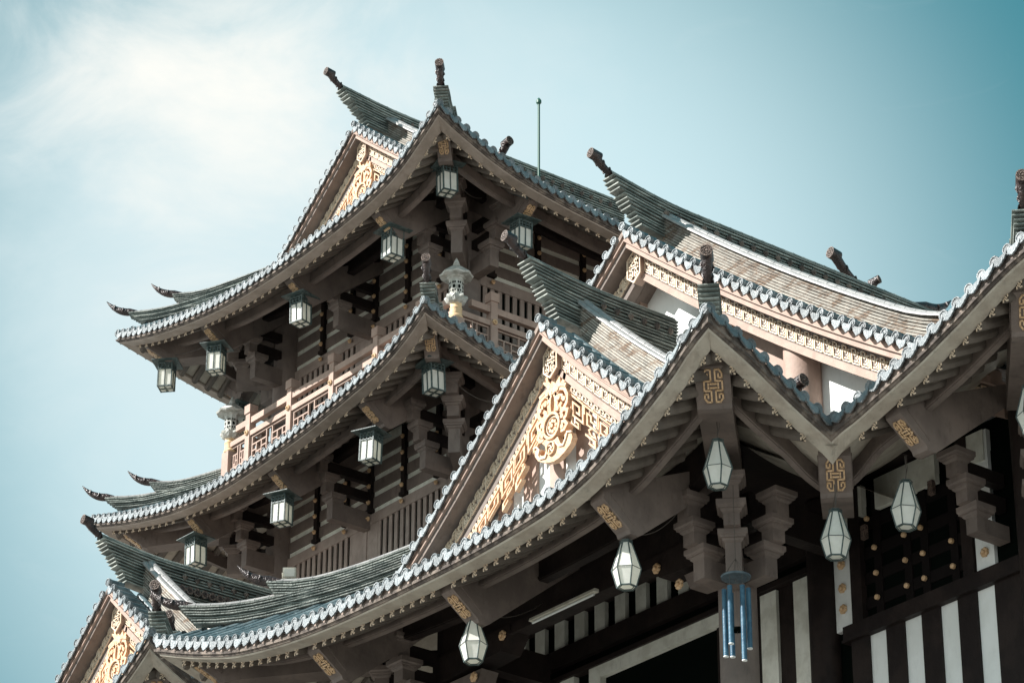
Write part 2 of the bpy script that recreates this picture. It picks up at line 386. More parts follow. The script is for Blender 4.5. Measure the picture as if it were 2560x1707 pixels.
# ------------------------------------------------------------------ ridges
def stack(mb, path, layers, pitch, halfw, start=None, top_m='roll', m='plate', core=.72, end_d=None, thick=.5, groups=None, cap_r=.13, cap=True, th=None):
    """layered plate ridge along path (list of base points). start(k) = how far along the path layer k begins (may be negative)"""
    P = [Vector(p) for p in path]; cum = [0]
    for i in range(1, len(P)): cum.append(cum[-1]+(P[i]-P[i-1]).length)
    def at(s_):
        if s_ <= 0: d = (P[1]-P[0]).normalized(); return P[0]+d*s_
        for i in range(1, len(P)):
            if s_ <= cum[i] or i == len(P)-1:
                t = (s_-cum[i-1])/(cum[i]-cum[i-1]); return P[i-1].lerp(P[i], min(1, t))
    L = cum[-1]; e0 = P[1]-P[0]; e0.z = 0
    def fr(s_):
        d = at(s_+.05)-at(s_-.05); d.z = 0; d.normalize(); return Vector((-d.y, d.x, 0))
    th = th or pitch*.40
    for k in range(layers):
        s0 = start(k) if start else 0; n = max(3, int((L-s0)/.5)+1)
        hw = halfw*(groups(k) if groups else 1)*(1+random.uniform(-.07, .05))
        z = k*pitch
        for zz, h_, w_, ss, m_ in ((z, th, hw, s0, m), (z+th, pitch-th, hw*core, s0+hw*.45, 'core' if m == 'plate' else ('mould' if m == 'plate2' else m))):
            rings = []
            for i in range(n+1):
                s_ = ss+(L-ss)*i/n; p = at(s_); q = fr(s_); j = w_
                rings.append([p+q*j+Vector((0, 0, zz)), p-q*j+Vector((0, 0, zz)), p-q*j+Vector((0, 0, zz+h_)), p+q*j+Vector((0, 0, zz+h_))])
            mb.loft(rings, m_, True, True)
    if cap:
        s0 = start(layers-1) if start else 0; n = max(4, int((L-s0)/.3)); z = layers*pitch; rings = []
        for i in range(n+1):
            s_ = s0+(L-s0)*i/n; p = at(s_); q = fr(s_)
            rings.append([p+q*cap_r*cos(a*pi/6)+Vector((0, 0, z+cap_r*sin(a*pi/6)-.01)) for a in range(7)])
        mb.loft(rings, top_m, False, False)
        i = 0
        while s0+i*.3 < L:
            s_ = s0+i*.3; p = at(s_); q = fr(s_); t = (at(s_+.02)-at(s_))
            mb.loft([[pp+q*cap_r*1.06*cos(a*pi/6)+Vector((0, 0, z+cap_r*1.06*sin(a*pi/6)-.01)) for a in range(7)] for pp in (p, p+t)], top_m, False, False); i += 1
    return at, fr, L
def finial(parent, base, d, out=.5, rise=.38, r=.10, blunt=True, name='ridge_finial'):
    """dark glazed log-like ridge end curving upward, with a pierced rosette on its end"""
    base = Vector(base); d = Vector((d[0], d[1], 0)).normalized(); mb = MB(); pts = []; rs = []
    for i in range(9):
        t = i/8; pts.append(base+d*(out*t)+Vector((0, 0, rise*((.25*t+.75*t*t) if blunt else (.05*t+.95*t**2.2))))); rs.append(r*(.60+.40*t) if blunt else r*(1.0-.92*t**2.5))
    p0 = base-d*.35-Vector((0, 0, .08)); mb.tube([p0]+pts, [r*.7]+rs, 'finial', 12)
    # scrolled relief
    for i, (t, s_) in enumerate(((2, 1), (3, -1), (5, 1), (6, -1))):
        c = pts[t]; q = Vector((-d.y, d.x, 0)); mb.tube([c+q*s_*rs[t]*.8-Vector((0, 0, .06)), c+q*s_*rs[t]*1.15, c+q*s_*rs[t]*.85+Vector((0, 0, .07))], .022, 'finial', 5)
    if blunt:
        ax = (pts[-1]-pts[-2]).normalized(); ax = (ax*.45+d*.9-Vector((0, 0, .15))).normalized(); c = pts[-1]+ax*(r*.95)
        q = ax.cross(Vector((0, 0, 1))).normalized(); w = q.cross(ax)
        R_ = rs[-1]*1.05
        def cyl(cc, rr, h, m, n=12): mb.loft([[cc+q*rr*cos(2*pi*k/n)+w*rr*1.15*sin(2*pi*k/n)+ax*z_ for k in range(n)] for z_ in (-h, h)], m)
        cyl(c-ax*.11, R_, .12, 'finial'); mb.loft([[c+q*R_*s_*cos(2*pi*k/12)+w*R_*1.15*s_*sin(2*pi*k/12)+ax*z_ for k in range(12)] for s_, z_ in ((1, .01), (1, .03), (.84, .03), (.84, .01))], 'rosette')
        for k in range(7):
            a = 2*pi*k/7; cc = c+q*R_*.55*cos(a)+w*R_*.62*sin(a)+ax*.02
            mb.loft([[cc+q*R_*.24*s_*cos(2*pi*j/6)+w*R_*.24*s_*sin(2*pi*j/6)+ax*z_ for j in range(6)] for s_, z_ in ((1, -.01), (1, .012), (.5, .012), (.5, -.01))], 'rosette')
        cyl(c+ax*.02, R_*.2, .015, 'rosette')
    return mb.build(name, parent, True)
def hip_ridge(parent, side, q0=.32, q1=3.3, low=.50, high=.58, step=.95, at0=True, fin=True, m='plate', hw=.19, far=False, tip=.38):
    """two-step hip ridge running in from one end of an eave (plan diagonal)."""
    def base(q):
        t = q if at0 else side.L-q
        return side.surf(t, q, .02)
    dvec = (base(1)-base(2)); dvec.z = 0; dvec.normalize()
    mb = MB(); pitch = .055
    for (a, b, h, f2) in ((q0, q1, low, 1), (q0+step, q1, high, 1 if far else .5)):
        n = 12; path = []
        for i in range(n+1):
            f = i/n; p = base(a+(b-a)*f); p = p+Vector((0, 0, .16*max(0, 1-f*3.2)**2)); path.append(p)
        lay = int(h/pitch)
        stack(mb, path, lay, pitch, hw, start=lambda k, lay=lay: .16-.36*(k/lay), m=m, groups=lambda k, lay=lay: (.78, .9, 1.0)[min(2, int(3*k/lay))], cap_r=.10)
        o_top = path[0]+Vector((0, 0, lay*pitch+.06))+dvec*.14
        if fin: finial(parent, o_top, dvec, .66 if far else .2, .36 if far else tip*f2, .105 if far else .104*(.6+.4*f2), blunt=not far)
    return mb.build('hip_ridge', parent)

# ------------------------------------------------------------------ gable
MED = {
 'bat': [(-0.56, -0.3), (-0.5, -0.28), (-0.41, -0.33), (-0.34, -0.4), (-0.39, -0.45), (-0.34, -0.51), (-0.24, -0.53), (-0.2, -0.45), (-0.22, -0.35), (-0.32, -0.25), (-0.25, -0.21), (-0.11, -0.24), (0.06, -0.3), (0.16, -0.28), (0.24, -0.45), (0.31, -0.49), (0.38, -0.44), (0.36, -0.32), (0.45, -0.27), (0.56, -0.33), (0.6, -0.45), (0.54, -0.57), (0.38, -0.67), (0.19, -0.74), (0.03, -0.76), (-0.22, -0.7), (-0.43, -0.59), (-0.53, -0.46)],
 'crown': [(-0.1, 0.81), (0.04, 0.72), (0.16, 0.78), (0.3, 0.77), (0.37, 0.94), (0.38, 1.05), (0.3, 1.05), (0.26, 0.9), (0.2, 0.84), (0.18, 1.03), (0.24, 1.14), (0.17, 1.12), (0.09, 1.0), (0.06, 0.86), (0.04, 1.02), (-0.01, 1.17), (-0.05, 1.07), (-0.08, 0.92), (-0.17, 1.02), (-0.19, 1.14), (-0.27, 1.15), (-0.24, 1.03), (-0.38, 1.08), (-0.29, 0.98), (-0.2, 0.88)]}
class Gable:
    def __init__(g, xg, yc, half, zr): g.xg = xg; g.yc = yc; g.half = half; g.zr = zr   # zr(t): rake tile height at |y - yc| = t
def gable(parent, xg, yc, zr, tmax_l, tmax_r, sp, deco=True, s=1.0, wall_x=.8, wall=None, plaque=True):
    P3 = lambda u, z, d: Vector((xg+d, yc-u, z))       # u to the right as seen from outside, d inward
    mb = MB()
    # rake end tiles and drips
    for sg, tm in ((-1, tmax_l), (1, tmax_r)):
        n = int(tm/sp)
        for i in range(0 if sg == 1 else 1, n+1):
            t = i*sp; z = zr(t); u = sg*t; r = .095
            ring = lambda rr, d, u=u, z=z: [P3(u+rr*cos(q*pi/5), z+rr*sin(q*pi/5), d) for q in range(10)]
            mb.loft([ring(r*.45, -.055), ring(r*.5, -.04), ring(r*.78, -.04), ring(r*.82, -.06), ring(r, -.06), ring(r, .02)], 'cap')
            mb.loft([[P3(u+r*.88*cos(q*pi/5), z+r*.88*sin(q*pi/5), d) for q in range(10)] for d in (.02, .36)], 'tile')
            t2 = t+sp/2; z2 = zr(t2); u2 = sg*t2; w = sp/2; sl = -(zr(t2+.1)-zr(t2-.1))/.2*-sg
            o2 = [(-w, .02), (-w*.5, -.05), (w*.5, -.05), (w, .02), (w*.95, -.09), (w*.7, -.17), (w*.3, -.21), (0, -.25), (-w*.3, -.21), (-w*.7, -.17), (-w*.95, -.09)]
            mb.poly([(a, b+a*sl) for a, b in o2], lambda a, b, d, u2=u2, z2=z2: P3(u2+a, z2+b, d+(b)*.2), 'cap', -.05, -.015)
    mb.build('rake_tiles', parent)
    # barge boards, soffit, inner board
    mb = MB()
    def rsweep(sec, m, sg, tm, t0=0):
        n = 24; rings = []
        for i in range(n+1):
            rings.append([])
            for d, dz in sec:
                t = t0+(tm-t0)*i/n; rings[-1].append(P3(sg*t, zr(t)+dz*s, d))
        mb.loft(rings, m)
    for sg, tm in ((-1, tmax_l), (1, tmax_r)):
        rsweep([(.0, -.04), (.0, -.16), (.3, -.16), (.3, -.04)], 'mortar', sg, tm)
        rsweep([(.04, -.16), (.04, -.30), (.34, -.30), (.34, -.16)], 'peach', sg, tm)
        rsweep([(-.01, -.30), (-.01, -.33), (.34, -.33), (.34, -.30)], 'peach', sg, tm)
        rsweep([(.05, -.33), (.05, -.46), (.42, -.46), (.42, -.33)], 'peach' if sg == 1 else 'brown', sg, tm)  # left rake boards take the darker brown, standing for shade
        rsweep([(.38, -.46), (.38, -.86), (.60, -.86), (.60, -.46)], 'brown', sg, tm, .0)
        rsweep([(.34 if sg == 1 else .40, -.86), (.34 if sg == 1 else .40, -1.03), (.62, -1.03), (.62, -.86)], 'peach' if sg == 1 else 'brown', sg, tm, .0)
        if deco: rsweep([(.42, -1.05), (.42, -1.20), (.66, -1.20), (.66, -1.05)], 'brown', sg, tm, .0)
    mb.build('barge_board', parent)
    # key-fret bands
    mb = MB()
    key = [((.0, 1), (.0, 0)), ((.0, 1), (.42, 1)), ((.42, 1), (.42, .62)), ((.2, .62), (.42, .62)), ((.2, .62), (.2, .8)), ((.2, .18), (.84, .18)), ((.62, .18), (.62, .84)), ((.62, .84), (.84, .84)), ((.42, .42), (.8, .42)), ((.0, 0), (.84, 0)), ((.84, 0), (.84, .66))]
    def band(lo, hi, cell, d, sg, tm, t0, wdt, mm='pale_gold', keyset=key):
        n = int((tm-t0)/cell)
        for i in range(n):
            def fn(u, v, dd):
                t = t0+cell*(i+u*.96+.02); return P3(sg*t, zr(t)+(lo+(hi-lo)*(.06+.88*v))*s, d+dd)
            W2 = wdt
            for a, b in keyset:
                a, b = Vector(a), Vector(b); du, dv = W2/cell, W2/(hi-lo)/s
                if abs(a.x-b.x) < 1e-6: q = [(a.x-du/2, a.y), (a.x+du/2, a.y), (b.x+du/2, b.y), (b.x-du/2, b.y)]
                else: q = [(a.x, a.y-dv/2), (a.x, a.y+dv/2), (b.x, b.y+dv/2), (b.x, b.y-dv/2)]
                mb.add([fn(x, y, -.03) for x, y in q]+[fn(x, y, 0) for x, y in q], [(0, 1, 2, 3), (0, 4, 5, 1), (1, 5, 6, 2), (2, 6, 7, 3), (3, 7, 4, 0)], mm)
    for sg, tm in ((-1, tmax_l), (1, tmax_r)):
        mb = MB()
        band(-.83, -.49, .24*s, .38, sg, tm-.1, .22*s, .028)
        if deco: band(-1.19, -1.06, .17*s, .42, sg, tm-.1, .12, .020, keyset=[((0, 0), (0, 1)), ((0, 1), (.6, 1)), ((.6, 1), (.6, .45)), ((.3, .45), (.6, .45)), ((0, 0), (.85, 0)), ((.85, 0), (.85, .7))])
        mb.build('key_fret_band', parent)
    if plaque:
        mb = MB(); z0 = zr(0); hex_ = [(0, -.46), (-.21, -.62), (-.21, -1.05), (0, -1.22), (.21, -1.05), (.21, -.62)]
        f2 = lambda u, v, d: P3(u, z0+v*s, .27+d)
        mb.poly([(a*s, b) for a, b in hex_], f2, 'peach', 0, .2)
        mb.ribbon([(a*.93*s, -.84+(b+.84)*.93) for a, b in hex_], .03, f2, 'pale_gold', -.03, 0, True)
        glyph_lines(mb, [((a[0]*.125*s, -.84+a[1]*.24), (b[0]*.125*s, -.84+b[1]*.24)) for a, b in LONG], f2, .026, 'pale_gold', -.03, 0)
        mb.build('apex_plaque', parent)
    if wall: wall(P3)
    if deco:
        # carved pediment: fretwork, medallion, crown and bat
        mb = MB(); cz = zr(0)-2.2*s; dp = .40; f3 = lambda u, v, d: P3(u*s, cz+v*s, dp+d)
        for k in MED: mb.poly(MED[k], f3, 'carve', -.06 if k == 'crown' else -.10, .03)
        mb.ribbon([(-.55, -.30), (-.47, -.28), (-.38, -.38), (-.42, -.48), (-.36, -.57), (-.2, -.6), (-.14, -.5)], .03, f3, 'pale_gold', -.13, -.09)
        mb.ribbon([(.6, -.34), (.47, -.30), (.42, -.42), (.34, -.53), (.22, -.5), (.12, -.4)], .03, f3, 'pale_gold', -.13, -.09)
        E2 = lambda rx, rz, cx=0, cy=0, n=18, sh=-.18: [(cx+rx*cos(2*pi*k/n), cy+rz*sin(2*pi*k/n)+sh*0) for k in range(n)]
        mb.poly(E2(.24, .26, 0, 0), f3, 'brown', -.04, .05)
        mb.ribbon(E2(.235, .255), .055, f3, 'carve', -.14, .06, True)
        mb.ribbon(E2(.175, .19), .018, f3, 'pale_gold', -.10, .0, True)
        for k in range(8):
            a = 2*pi*k/8; mb.poly(E2(.038, .04, .10*cos(a), .11*sin(a), 8), f3, 'carve', -.10, 0)
        mb.poly(E2(.035, .038, 0, 0, 10), f3, 'carve', -.12, 0)
        mb.ribbon(E2(.115, .125, -.01, -.47), .028, f3, 'carve', -.15, -.08, True)
        glyph_lines(mb, [((a[0]*.06-.01, a[1]*.065-.47), (b[0]*.06-.01, b[1]*.065-.47)) for a, b in MANJI], f3, .02, 'pale_gold', -.14, -.09)
        for sg in (-1, 1):
            for pts, w in (([(.09, .28), (.11, .45), (.10, .60), (.04, .70)], .10), ([(.08, .62), (.22, .72), (.36, .66), (.44, .50), (.42, .34), (.33, .24), (.24, .27), (.22, .36), (.28, .40)], .075),
                           ([(.12, .5), (.2, .58), (.3, .54), (.3, .45)], .05), ([(.24, .16), (.34, .22), (.46, .18), (.42, .06), (.34, .02)], .07),
                           ([(.26, -.02), (.38, -.04), (.44, -.12), (.36, -.2), (.26, -.2)], .07), ([(.0, .78), (.14, .80), (.28, .77), (.4, .72)], .09), ([(.0, .68), (.1, .74), (.2, .7)], .07)):
                mb.ribbon([(sg*a, b) for a, b in pts], w, f3, 'carve', -.11+.012*(w > .07), .06)
            for a, b in ((.17, .30), (.36, .44), (.3, .1), (.3, -.12), (.15, .72), (.2, .52)):
                mb.poly(E2(.05, .055, sg*a, b, 8), f3, 'carve', -.12, .05)
        mb.build('carved_medallion', parent)
        # stepped square-scroll fretwork hanging under both rakes
        for sg, tm in ((-1, tmax_l), (1, tmax_r)):
            mb = MB(); cell = .40*s; i = 0; t = .46*s
            while t+cell < tm+.1:
                big = max(.45, 1-.10*i); H = .42*s*big
                def fn(u, v, dd, t=t, H=H):
                    tt = t+u*cell; return P3(sg*tt, zr(tt)-1.24*s-v*H, dp+.02+dd)
                seq = [[(0, 0), (.92, 0), (.92, .95), (.18, .95), (.18, .3), (.66, .3), (.66, .68), (.42, .68)], [(0, 0), (0, .8), (-.12, .8)]]
                if i % 2: seq = [[(0, .0), (.95, .0), (.95, .62), (.5, .62), (.5, .32), (.22, .32), (.22, .95), (.98, .95)], [(.0, .0), (.0, .5)]]
                for q in seq: mb.ribbon(q, .105, lambda u, v, dd: fn(u, v, dd), 'carve', -.05, .01)
                if i < 3:
                    mb.ribbon([(.05, 1.0), (.05, 1.4), (.55, 1.4), (.55, 1.18), (.3, 1.18)] if i % 3 != 1 else [(.5, 1.0), (.3, 1.2), (.5, 1.42), (.8, 1.34), (.7, 1.12)], .09, lambda u, v, dd: fn(u, v, dd), 'carve', -.04, .01)
                if i in (1, 2): mb.ribbon([(.1, 1.55), (.8, 1.55), (.8, 1.9), (.4, 1.9)], .13, lambda u, v, dd: fn(u, v, dd), 'carve', -.06, .05)
                mb.add([fn(.4, -.14, 0), fn(.52, -.14, 0), fn(.52, 0, 0), fn(.4, 0, 0)], [(0, 1, 2, 3)], 'pale_gold')
                t += cell*1.02; i += 1
            mb.build('scroll_fretwork', parent)
def main_ridge(parent, x0, x1, yc, z0, h, xg, rise=.2, m='plate', diamonds=True, rosettes=False, hw=.19, sweepn=18, tipl=.75, x_d=None):
    """ridge along +x with layered, upturned overhanging end at x0 (top layer) ... z0 = underside height"""
    n = 26; path = []; pitch = .072; lay = int(h/pitch)
    xs = xg+.35
    for i in range(n+1):
        x = xs+(x1-xs)*(i/n)**1.5
        path.append((x, yc, z0+rise*max(0, 1-(x-xs)/1.6)**2))
    over = xs-x0; mb = MB()
    def st(k):
        f = k/(lay-1); g = int(3*f*.999); return -(over*(f*.80+.10*g)) + (.12 if False else 0)
    at, fr, L = stack(mb, path, lay, pitch, hw, start=st, m=m, groups=lambda k: (.80, .92, 1.0)[int(3*k/lay*.999)], cap_r=.12, top_m='plate')
    top = at(st(lay-1))+Vector((0, 0, lay*pitch+.05))
    finial(parent, top+Vector((.1, 0, -.02)), (-1, 0), .46, .30, .100)
    if diamonds:
        x = (x_d or xg+1.7)
        while x < x1-.2:
            zz = z0+lay*pitch*.68; r = .085
            mb.add([(x-r, yc-hw-.005, zz), (x, yc-hw-.005, zz-r*1.2), (x+r, yc-hw-.005, zz), (x, yc-hw-.005, zz+r*1.2), (x, yc-hw-.07, zz+.02)], [(0, 1, 4), (1, 2, 4), (2, 3, 4), (3, 0, 4)], 'mould'); x += .345
    if rosettes:
        x = xg+1.6
        while x < x1-.3:
            zz = z0+lay*pitch*.30
            mb.tube([(x, yc-hw-.02, zz), (x, yc-hw-.07, zz)], .105, 'rosette', 10); mb.tube([(x, yc-hw-.07, zz), (x, yc-hw-.09, zz)], .05, 'finial', 8); x += .21
    return mb.build('main_ridge', parent)
def slope_ridge(parent, x, yc, y1, zs, h, m='plate2', endfin=True, sgn=-1, y0=.1):
    """descending ridge on the main slope, parallel to the rake"""
    n = 20; path = []
    for i in range(n+1):
        t = y0+(y1-y0)*i/n; path.append((x, yc+sgn*t, zs(t)+.02))
    pitch = .07; lay = int(h/pitch); mb = MB()
    stack(mb, path, lay, pitch, .17, start=lambda k: -.02*k, m=m, core=.86, top_m='roll', cap_r=.12, th=.04)
    # second roll tile row beside the cap
    rings = []
    for i in range(n+1):
        p = Vector(path[i]); rings.append([p+Vector((-.17+.09*cos(a*pi/6), 0, lay*pitch-.05+.09*sin(a*pi/6))) for a in range(7)])
    mb.loft(rings, 'roll', False, False)
    mb.build('descending_ridge', parent)
    if endfin:
        p = Vector(path[-1])+Vector((0, 0, lay*pitch+.05)); finial(parent, p+Vector((0, .1, -.05)), (0, sgn), .6, .42, .11)
def slope_tiles(mb, xs, yc, y1, zs, sgn=-1, y0=.15, r=.09):
    for x in xs:
        n = 14; rings = []
        for i in range(n+1):
            t = y0+(y1-y0)*i/n; rings.append([Vector((x+r*cos(a*pi/6), yc+sgn*t, zs(t)+r*sin(a*pi/6)-.02)) for a in range(7)])
        mb.loft(rings, 'tile', False, False)
        t = y0+.35
        while t < y1:
            mb.loft([[Vector((x+r*1.07*cos(a*pi/6), yc+sgn*tt, zs(tt)+r*1.07*sin(a*pi/6)-.018)) for a in range(7)] for tt in (t, t+.03)], 'tile', False, False); t += .36
def main_slope(mb, xg, x1, yc, half, zs, sgns=(-1, 1), halfp=None):
    full = half
    for sgn in sgns:
        half = halfp if (halfp and sgn == 1) else full
        n = 16; rings = []
        for x in (xg+.05, x1): rings.append([Vector((x, yc+sgn*half*i/n, zs(half*i/n)-.06)) for i in range(n+1)])
        mb.loft(rings, 'mortar', False, False)

# ================================================================== GROUND
mb = MB(); mb.add([(-1500, -1500, 0), (1500, -1500, 0), (1500, 1500, 0), (-1500, 1500, 0)], [(0, 1, 2, 3)], 'ground'); mb.build('ground', kind='structure')
# ================================================================== shared pieces
def tab_t(pairs, off, sgn=1): return interp([((p-off)*sgn, z) for p, z in pairs])
def rosette(mb, c, nrm, r=.085):
    c = Vector(c); nrm = Vector(nrm); q = nrm.cross(Vector((0, 0, 1))); w = Vector((0, 0, 1))
    for k in range(7):
        a = 2*pi*k/7; cc = c+q*r*.62*cos(a)+w*r*.62*sin(a)
        mb.loft([[cc+q*r*.42*s_*cos(2*pi*j/6)+w*r*.42*s_*sin(2*pi*j/6)+nrm*h for j in range(6)] for s_, h in ((1, 0), (.9, .035), (.4, .045))], 'gold', True, True)
    mb.loft([[c+q*r*s_*cos(2*pi*j/8)+w*r*s_*sin(2*pi*j/8)+nrm*h for j in range(8)] for s_, h in ((.4, 0), (.36, .07), (.15, .085))], 'gold', True, True)
def hexlamp_frame():
    prof = [(0.0, .285), (.0, .2), (.34, .30), (.86, .115), (.9, .13)]
    return prof
def make_hex(loc, label, group):
    root = empty('hexagonal_lantern', loc, label, 'lantern', group)   # origin = underside of lantern
    x, y, z = loc; mb = MB(); gl = MB()
    def ring(r, h, ph=.2): return [Vector((x+r*cos(pi/3*k+ph), y+r*sin(pi/3*k+ph), z+h)) for k in range(6)]
    lv = [(.165, .01), (.25, .31), (.095, .79)]
    gl.loft([ring(r*.97, h) for r, h in lv], 'glass', True, True)
    for k in range(6):
        mb.tube([ring(r, h)[k] for r, h in lv], .012, 'metal', 6)
    for r, h, w in ((.165, .0, .015), (.25, .31, .006), (.097, .80, .016), (.11, .83, .008)):
        p = ring(r, h); mb.tube(p+[p[0], p[1]], w, 'metal', 6, False)
    mb.loft([ring(.10, .80), ring(.09, .83), ring(.02, .86)], 'metal')
    p = ring(.125, .005); mb.tube(p+[p[0]], .008, 'metal', 5, False)
    gl.build('glass_panes', root); mb.build('frame', root)
    w = MB(); w.tube([(x, y, z+.88), (x+.012, y, z+1.05), (x-.01, y+.01, z+1.3)], .009, 'wire', 5)
    w.tube([(x, y, z+.9), (x+.05, y, z+1.1), (x+.02, y, z+1.32)], .006, 'wire', 4); w.build('hanging_wire', root)
    return root
def make_square(loc, label, group, rz=0):
    root = empty('square_lantern', loc, label, 'lantern', group); x, y, z = loc
    mb = MB(); gl = MB(); b = .185; H = .71
    gl.box(x-b*.93, x+b*.93, y-b*.93, y+b*.93, z+.03, z+H-.2, 'glass')
    mb.lathe((x, y, z+H+.02), [(.50, 0), (.50, .02), (.30, .05), (.06, .10)], 'metal', 4, pi/4)
    for sx in (-1, 1):
        for sy in (-1, 1): mb.box(x+sx*b-.016, x+sx*b+.016, y+sy*b-.016, y+sy*b+.016, z, z+H+.02, 'metal')
    mb.box(x-b, x+b, y-b, y+b, z+H-.02, z+H+.02, 'metal')
    for ax in (0, 1):
        for sg in (-1, 1):
            def bar(u0, u1, z0, z1, th=.012):
                c = sg*b
                if ax == 0: mb.box(x+u0, x+u1, y+c-th, y+c+th, z+z0, z+z1, 'metal')
                else: mb.box(x+c-th, x+c+th, y+u0, y+u1, z+z0, z+z1, 'metal')
            bar(-b, b, 0, .035); bar(-b, b, H-.2, H-.165); bar(-b, b, H-.04, H-.0); bar(-b, b, H-.11, H-.09); bar(-.011, .011, 0, H-.2)
            for k in (-.10, 0, .10): bar(k-.012, k+.012, H-.2, H)
    # lattice of the underside
    mb.box(x-b, x+b, y-.012, y+.012, z-.006, z+.02, 'metal'); mb.box(x-.012, x+.012, y-b, y+b, z-.004, z+.022, 'metal')
    for sx in (-1, 1):
        for sy in (-1, 1): gl.box(x+sx*.1-.055, x+sx*.1+.055, y+sy*.1-.055, y+sy*.1+.055, z+.0, z+.025, 'glass')
    gl.build('glass_panes', root); mb.build('frame', root)
    w = MB(); w.tube([(x, y, z+H+.1), (x+.02, y, z+H+.2), (x-.01, y, z+H+.42)], .010, 'wire', 5)
    w.tube([(x, y, z+H+.12), (x+.1, y+.05, z+H+.22), (x+.06, y+.05, z+H+.42)], .007, 'wire', 4); w.build('hanging_wire', root)
    root.rotation_euler.z = rz
    return root

# ================================================================== MAIN HALL (porch + great gable)
hall = empty('main_hall', (36, 36, 0), 'large hall in front with striped walls, a deep porch and two tiled gables', 'temple hall')
LY = 32.94; LXc = 29.76
Lt = [(32.94, 24.68), (33.29, 24.5), (33.59, 24.32), (33.87, 24.11), (34.17, 23.94), (34.72, 23.65), (35.33, 23.36), (35.86, 23.12), (36.47, 22.94), (37.11, 22.82), (37.72, 22.76), (38.69, 22.70), (39.66, 22.67), (41.0, 22.67), (41.92, 22.68), (43.57, 22.74), (45.07, 22.87), (46.56, 23.10), (47.55, 23.36), (48.5, 23.66), (49.54, 24.03)]
Rt = [(29.76, 24.68), (30.27, 24.46), (30.65, 24.29), (31.11, 24.05), (31.58, 23.81), (31.97, 23.62), (32.42, 23.42), (32.96, 23.12), (33.8, 22.9), (34.8, 22.76), (37, 22.7)]
profL = lambda d: .50*d+.029*d*d
profP = lambda d: .465*d+.0137*d*d
porchL = Side((LXc, LY), (0, 1), (1, 0), 16.6, tab_t(Lt, LY), profL)
porchR = Side((LXc, LY), (1, 0), (0, 1), 2.66, tab_t(Rt, LXc), profL, 1, -1)
porchF = Side((LXc, 49.54), (1, 0), (0, -1), 6.0, interp([(0, 24.03), (1, 23.7), (2, 23.4), (3, 23.1), (6, 22.75)]), profL, 1, 0)
Pt = [(0, 24.98), (.45, 24.85), (.95, 24.66), (1.4, 24.46), (1.9, 24.26), (2.5, 24.03), (3, 23.87), (3.5, 23.72), (4.0, 23.57), (4.59, 23.42), (5.13, 23.12), (5.97, 22.9), (6.97, 22.76), (9.2, 22.7)]
hallL = Side((32.42, 28.35), (0, 1), (1, 0), 4.59, interp(Pt), profL, 1, -1)
hallR = Side((32.42, 28.35), (1, 0), (0, 1), 10, interp([(a, b) for a, b in Pt[:9]]+[(6, 23.3), (10, 23.28)]), profL, 1, 0)
def roof_part(name, sides, D, sp, parent, ext=()):
    mb = MB()
    for s_ in sides: s_.tiles(mb, D, sp); s_.roofsurf(mb, D)
    for fn in ext: fn(mb)
    r = mb.build(name, parent)
    mb = MB()
    for s_ in sides: s_.boards(mb); s_.soffit(mb, min(D, 4.2))
    mb.build('eave_board', r)
    return r
def valley_ext(side, T, D):
    def f(mb):
        for dz, mt in ((-.03, 'mortar'), (-.27*side.fs-side.prof(.34), 'soffit')):
            rings = []
            for i in range(13):
                t = side.L+(T-side.L)*i/12; a0 = t-side.L
                rings.append([side.pt(t, a0+(max(a0+.02, D)-a0)*j/8, side.z(t)+side.prof(a0+(max(a0+.02, D)-a0)*j/8)+dz) for j in range(9)])
            mb.loft(rings, mt, False, False)
    return f
zrM = lambda t: 22.72+profL(max(0, 8.3-t))+.02
zrR = lambda t: 23.28+profP(max(0, 13.5-t))+.02
MY, RY = 41.3, 41.88
def porch_slopes(mb):
    main_slope(mb, 32.95, 36.6, MY, 6.4, lambda t: zrM(t)-.08)
    slope_tiles(mb, [33.42, 33.68], MY, 5.4, lambda t: zrM(t)-.05)
    slope_tiles(mb, [34.4+.29*i for i in range(7)], MY, 5.4, lambda t: zrM(t)-.05)
porch_roof = roof_part('porch_roof', [porchL, porchR, porchF], 4.0, .29, hall, [valley_ext(porchR, 6.5, 4.0), porch_slopes])
def hall_slopes(mb):
    main_slope(mb, 35.6, 52, RY, 10.5, lambda t: zrR(t)-.08, halfp=6.0)
    slope_tiles(mb, [36.05, 36.34], RY, 10, lambda t: zrR(t)-.05)
hall_roof = roof_part('hall_roof', [hallL, hallR], 4.4, .29, hall, [valley_ext(hallL, 9.2, 4.4), hall_slopes])
mb = MB()
porchL.purlin(mb); porchR.purlin(mb); hallL.purlin(mb)
porchL.purlin(mb, 2.4, .9, .25, w=.2, m='dark')
mb.build('eave_purlin', hall)
beamsY = [36.35, 40.52, 44.69]
for Y in beamsY: cantilever(porch_roof, (LXc, Y), (1, 0), porchL.z(Y-LY), .17)
dg = sqrt(.5)
cantilever(porch_roof, (LXc+.28, LY+.28), (dg, dg), porchL.z(0)-.24, .29, 1.0, 4.2, .06)
cantilever(porch_roof, (LXc+.2, 49.54-.2), (dg, -dg), 23.85, .26, 1.0, 4.2, .06)
cantilever(hall_roof, (32.42+.05, LY+.0), (dg, dg), 23.42, .27, 1.0, 2.9, .25)
cantilever(hall_roof, (32.42, 31.95), (1, 0), hallL.z(3.6), .17)
cantilever(hall_roof, (32.42+.28, 28.35+.28), (dg, dg), 24.8, .29, 1.0, 4.2, .06)
skipL = [(Y-LY, .2) for Y in beamsY]
rafters(porchL, porch_roof, .305, t0=.5, t1=16.1, skip=skipL)
rafters(porchR, porch_roof, .305, t0=.5, t1=2.6)
rafters(porchF, porch_roof, .42, t0=.5, t1=5.5, w=.09, merge=True)
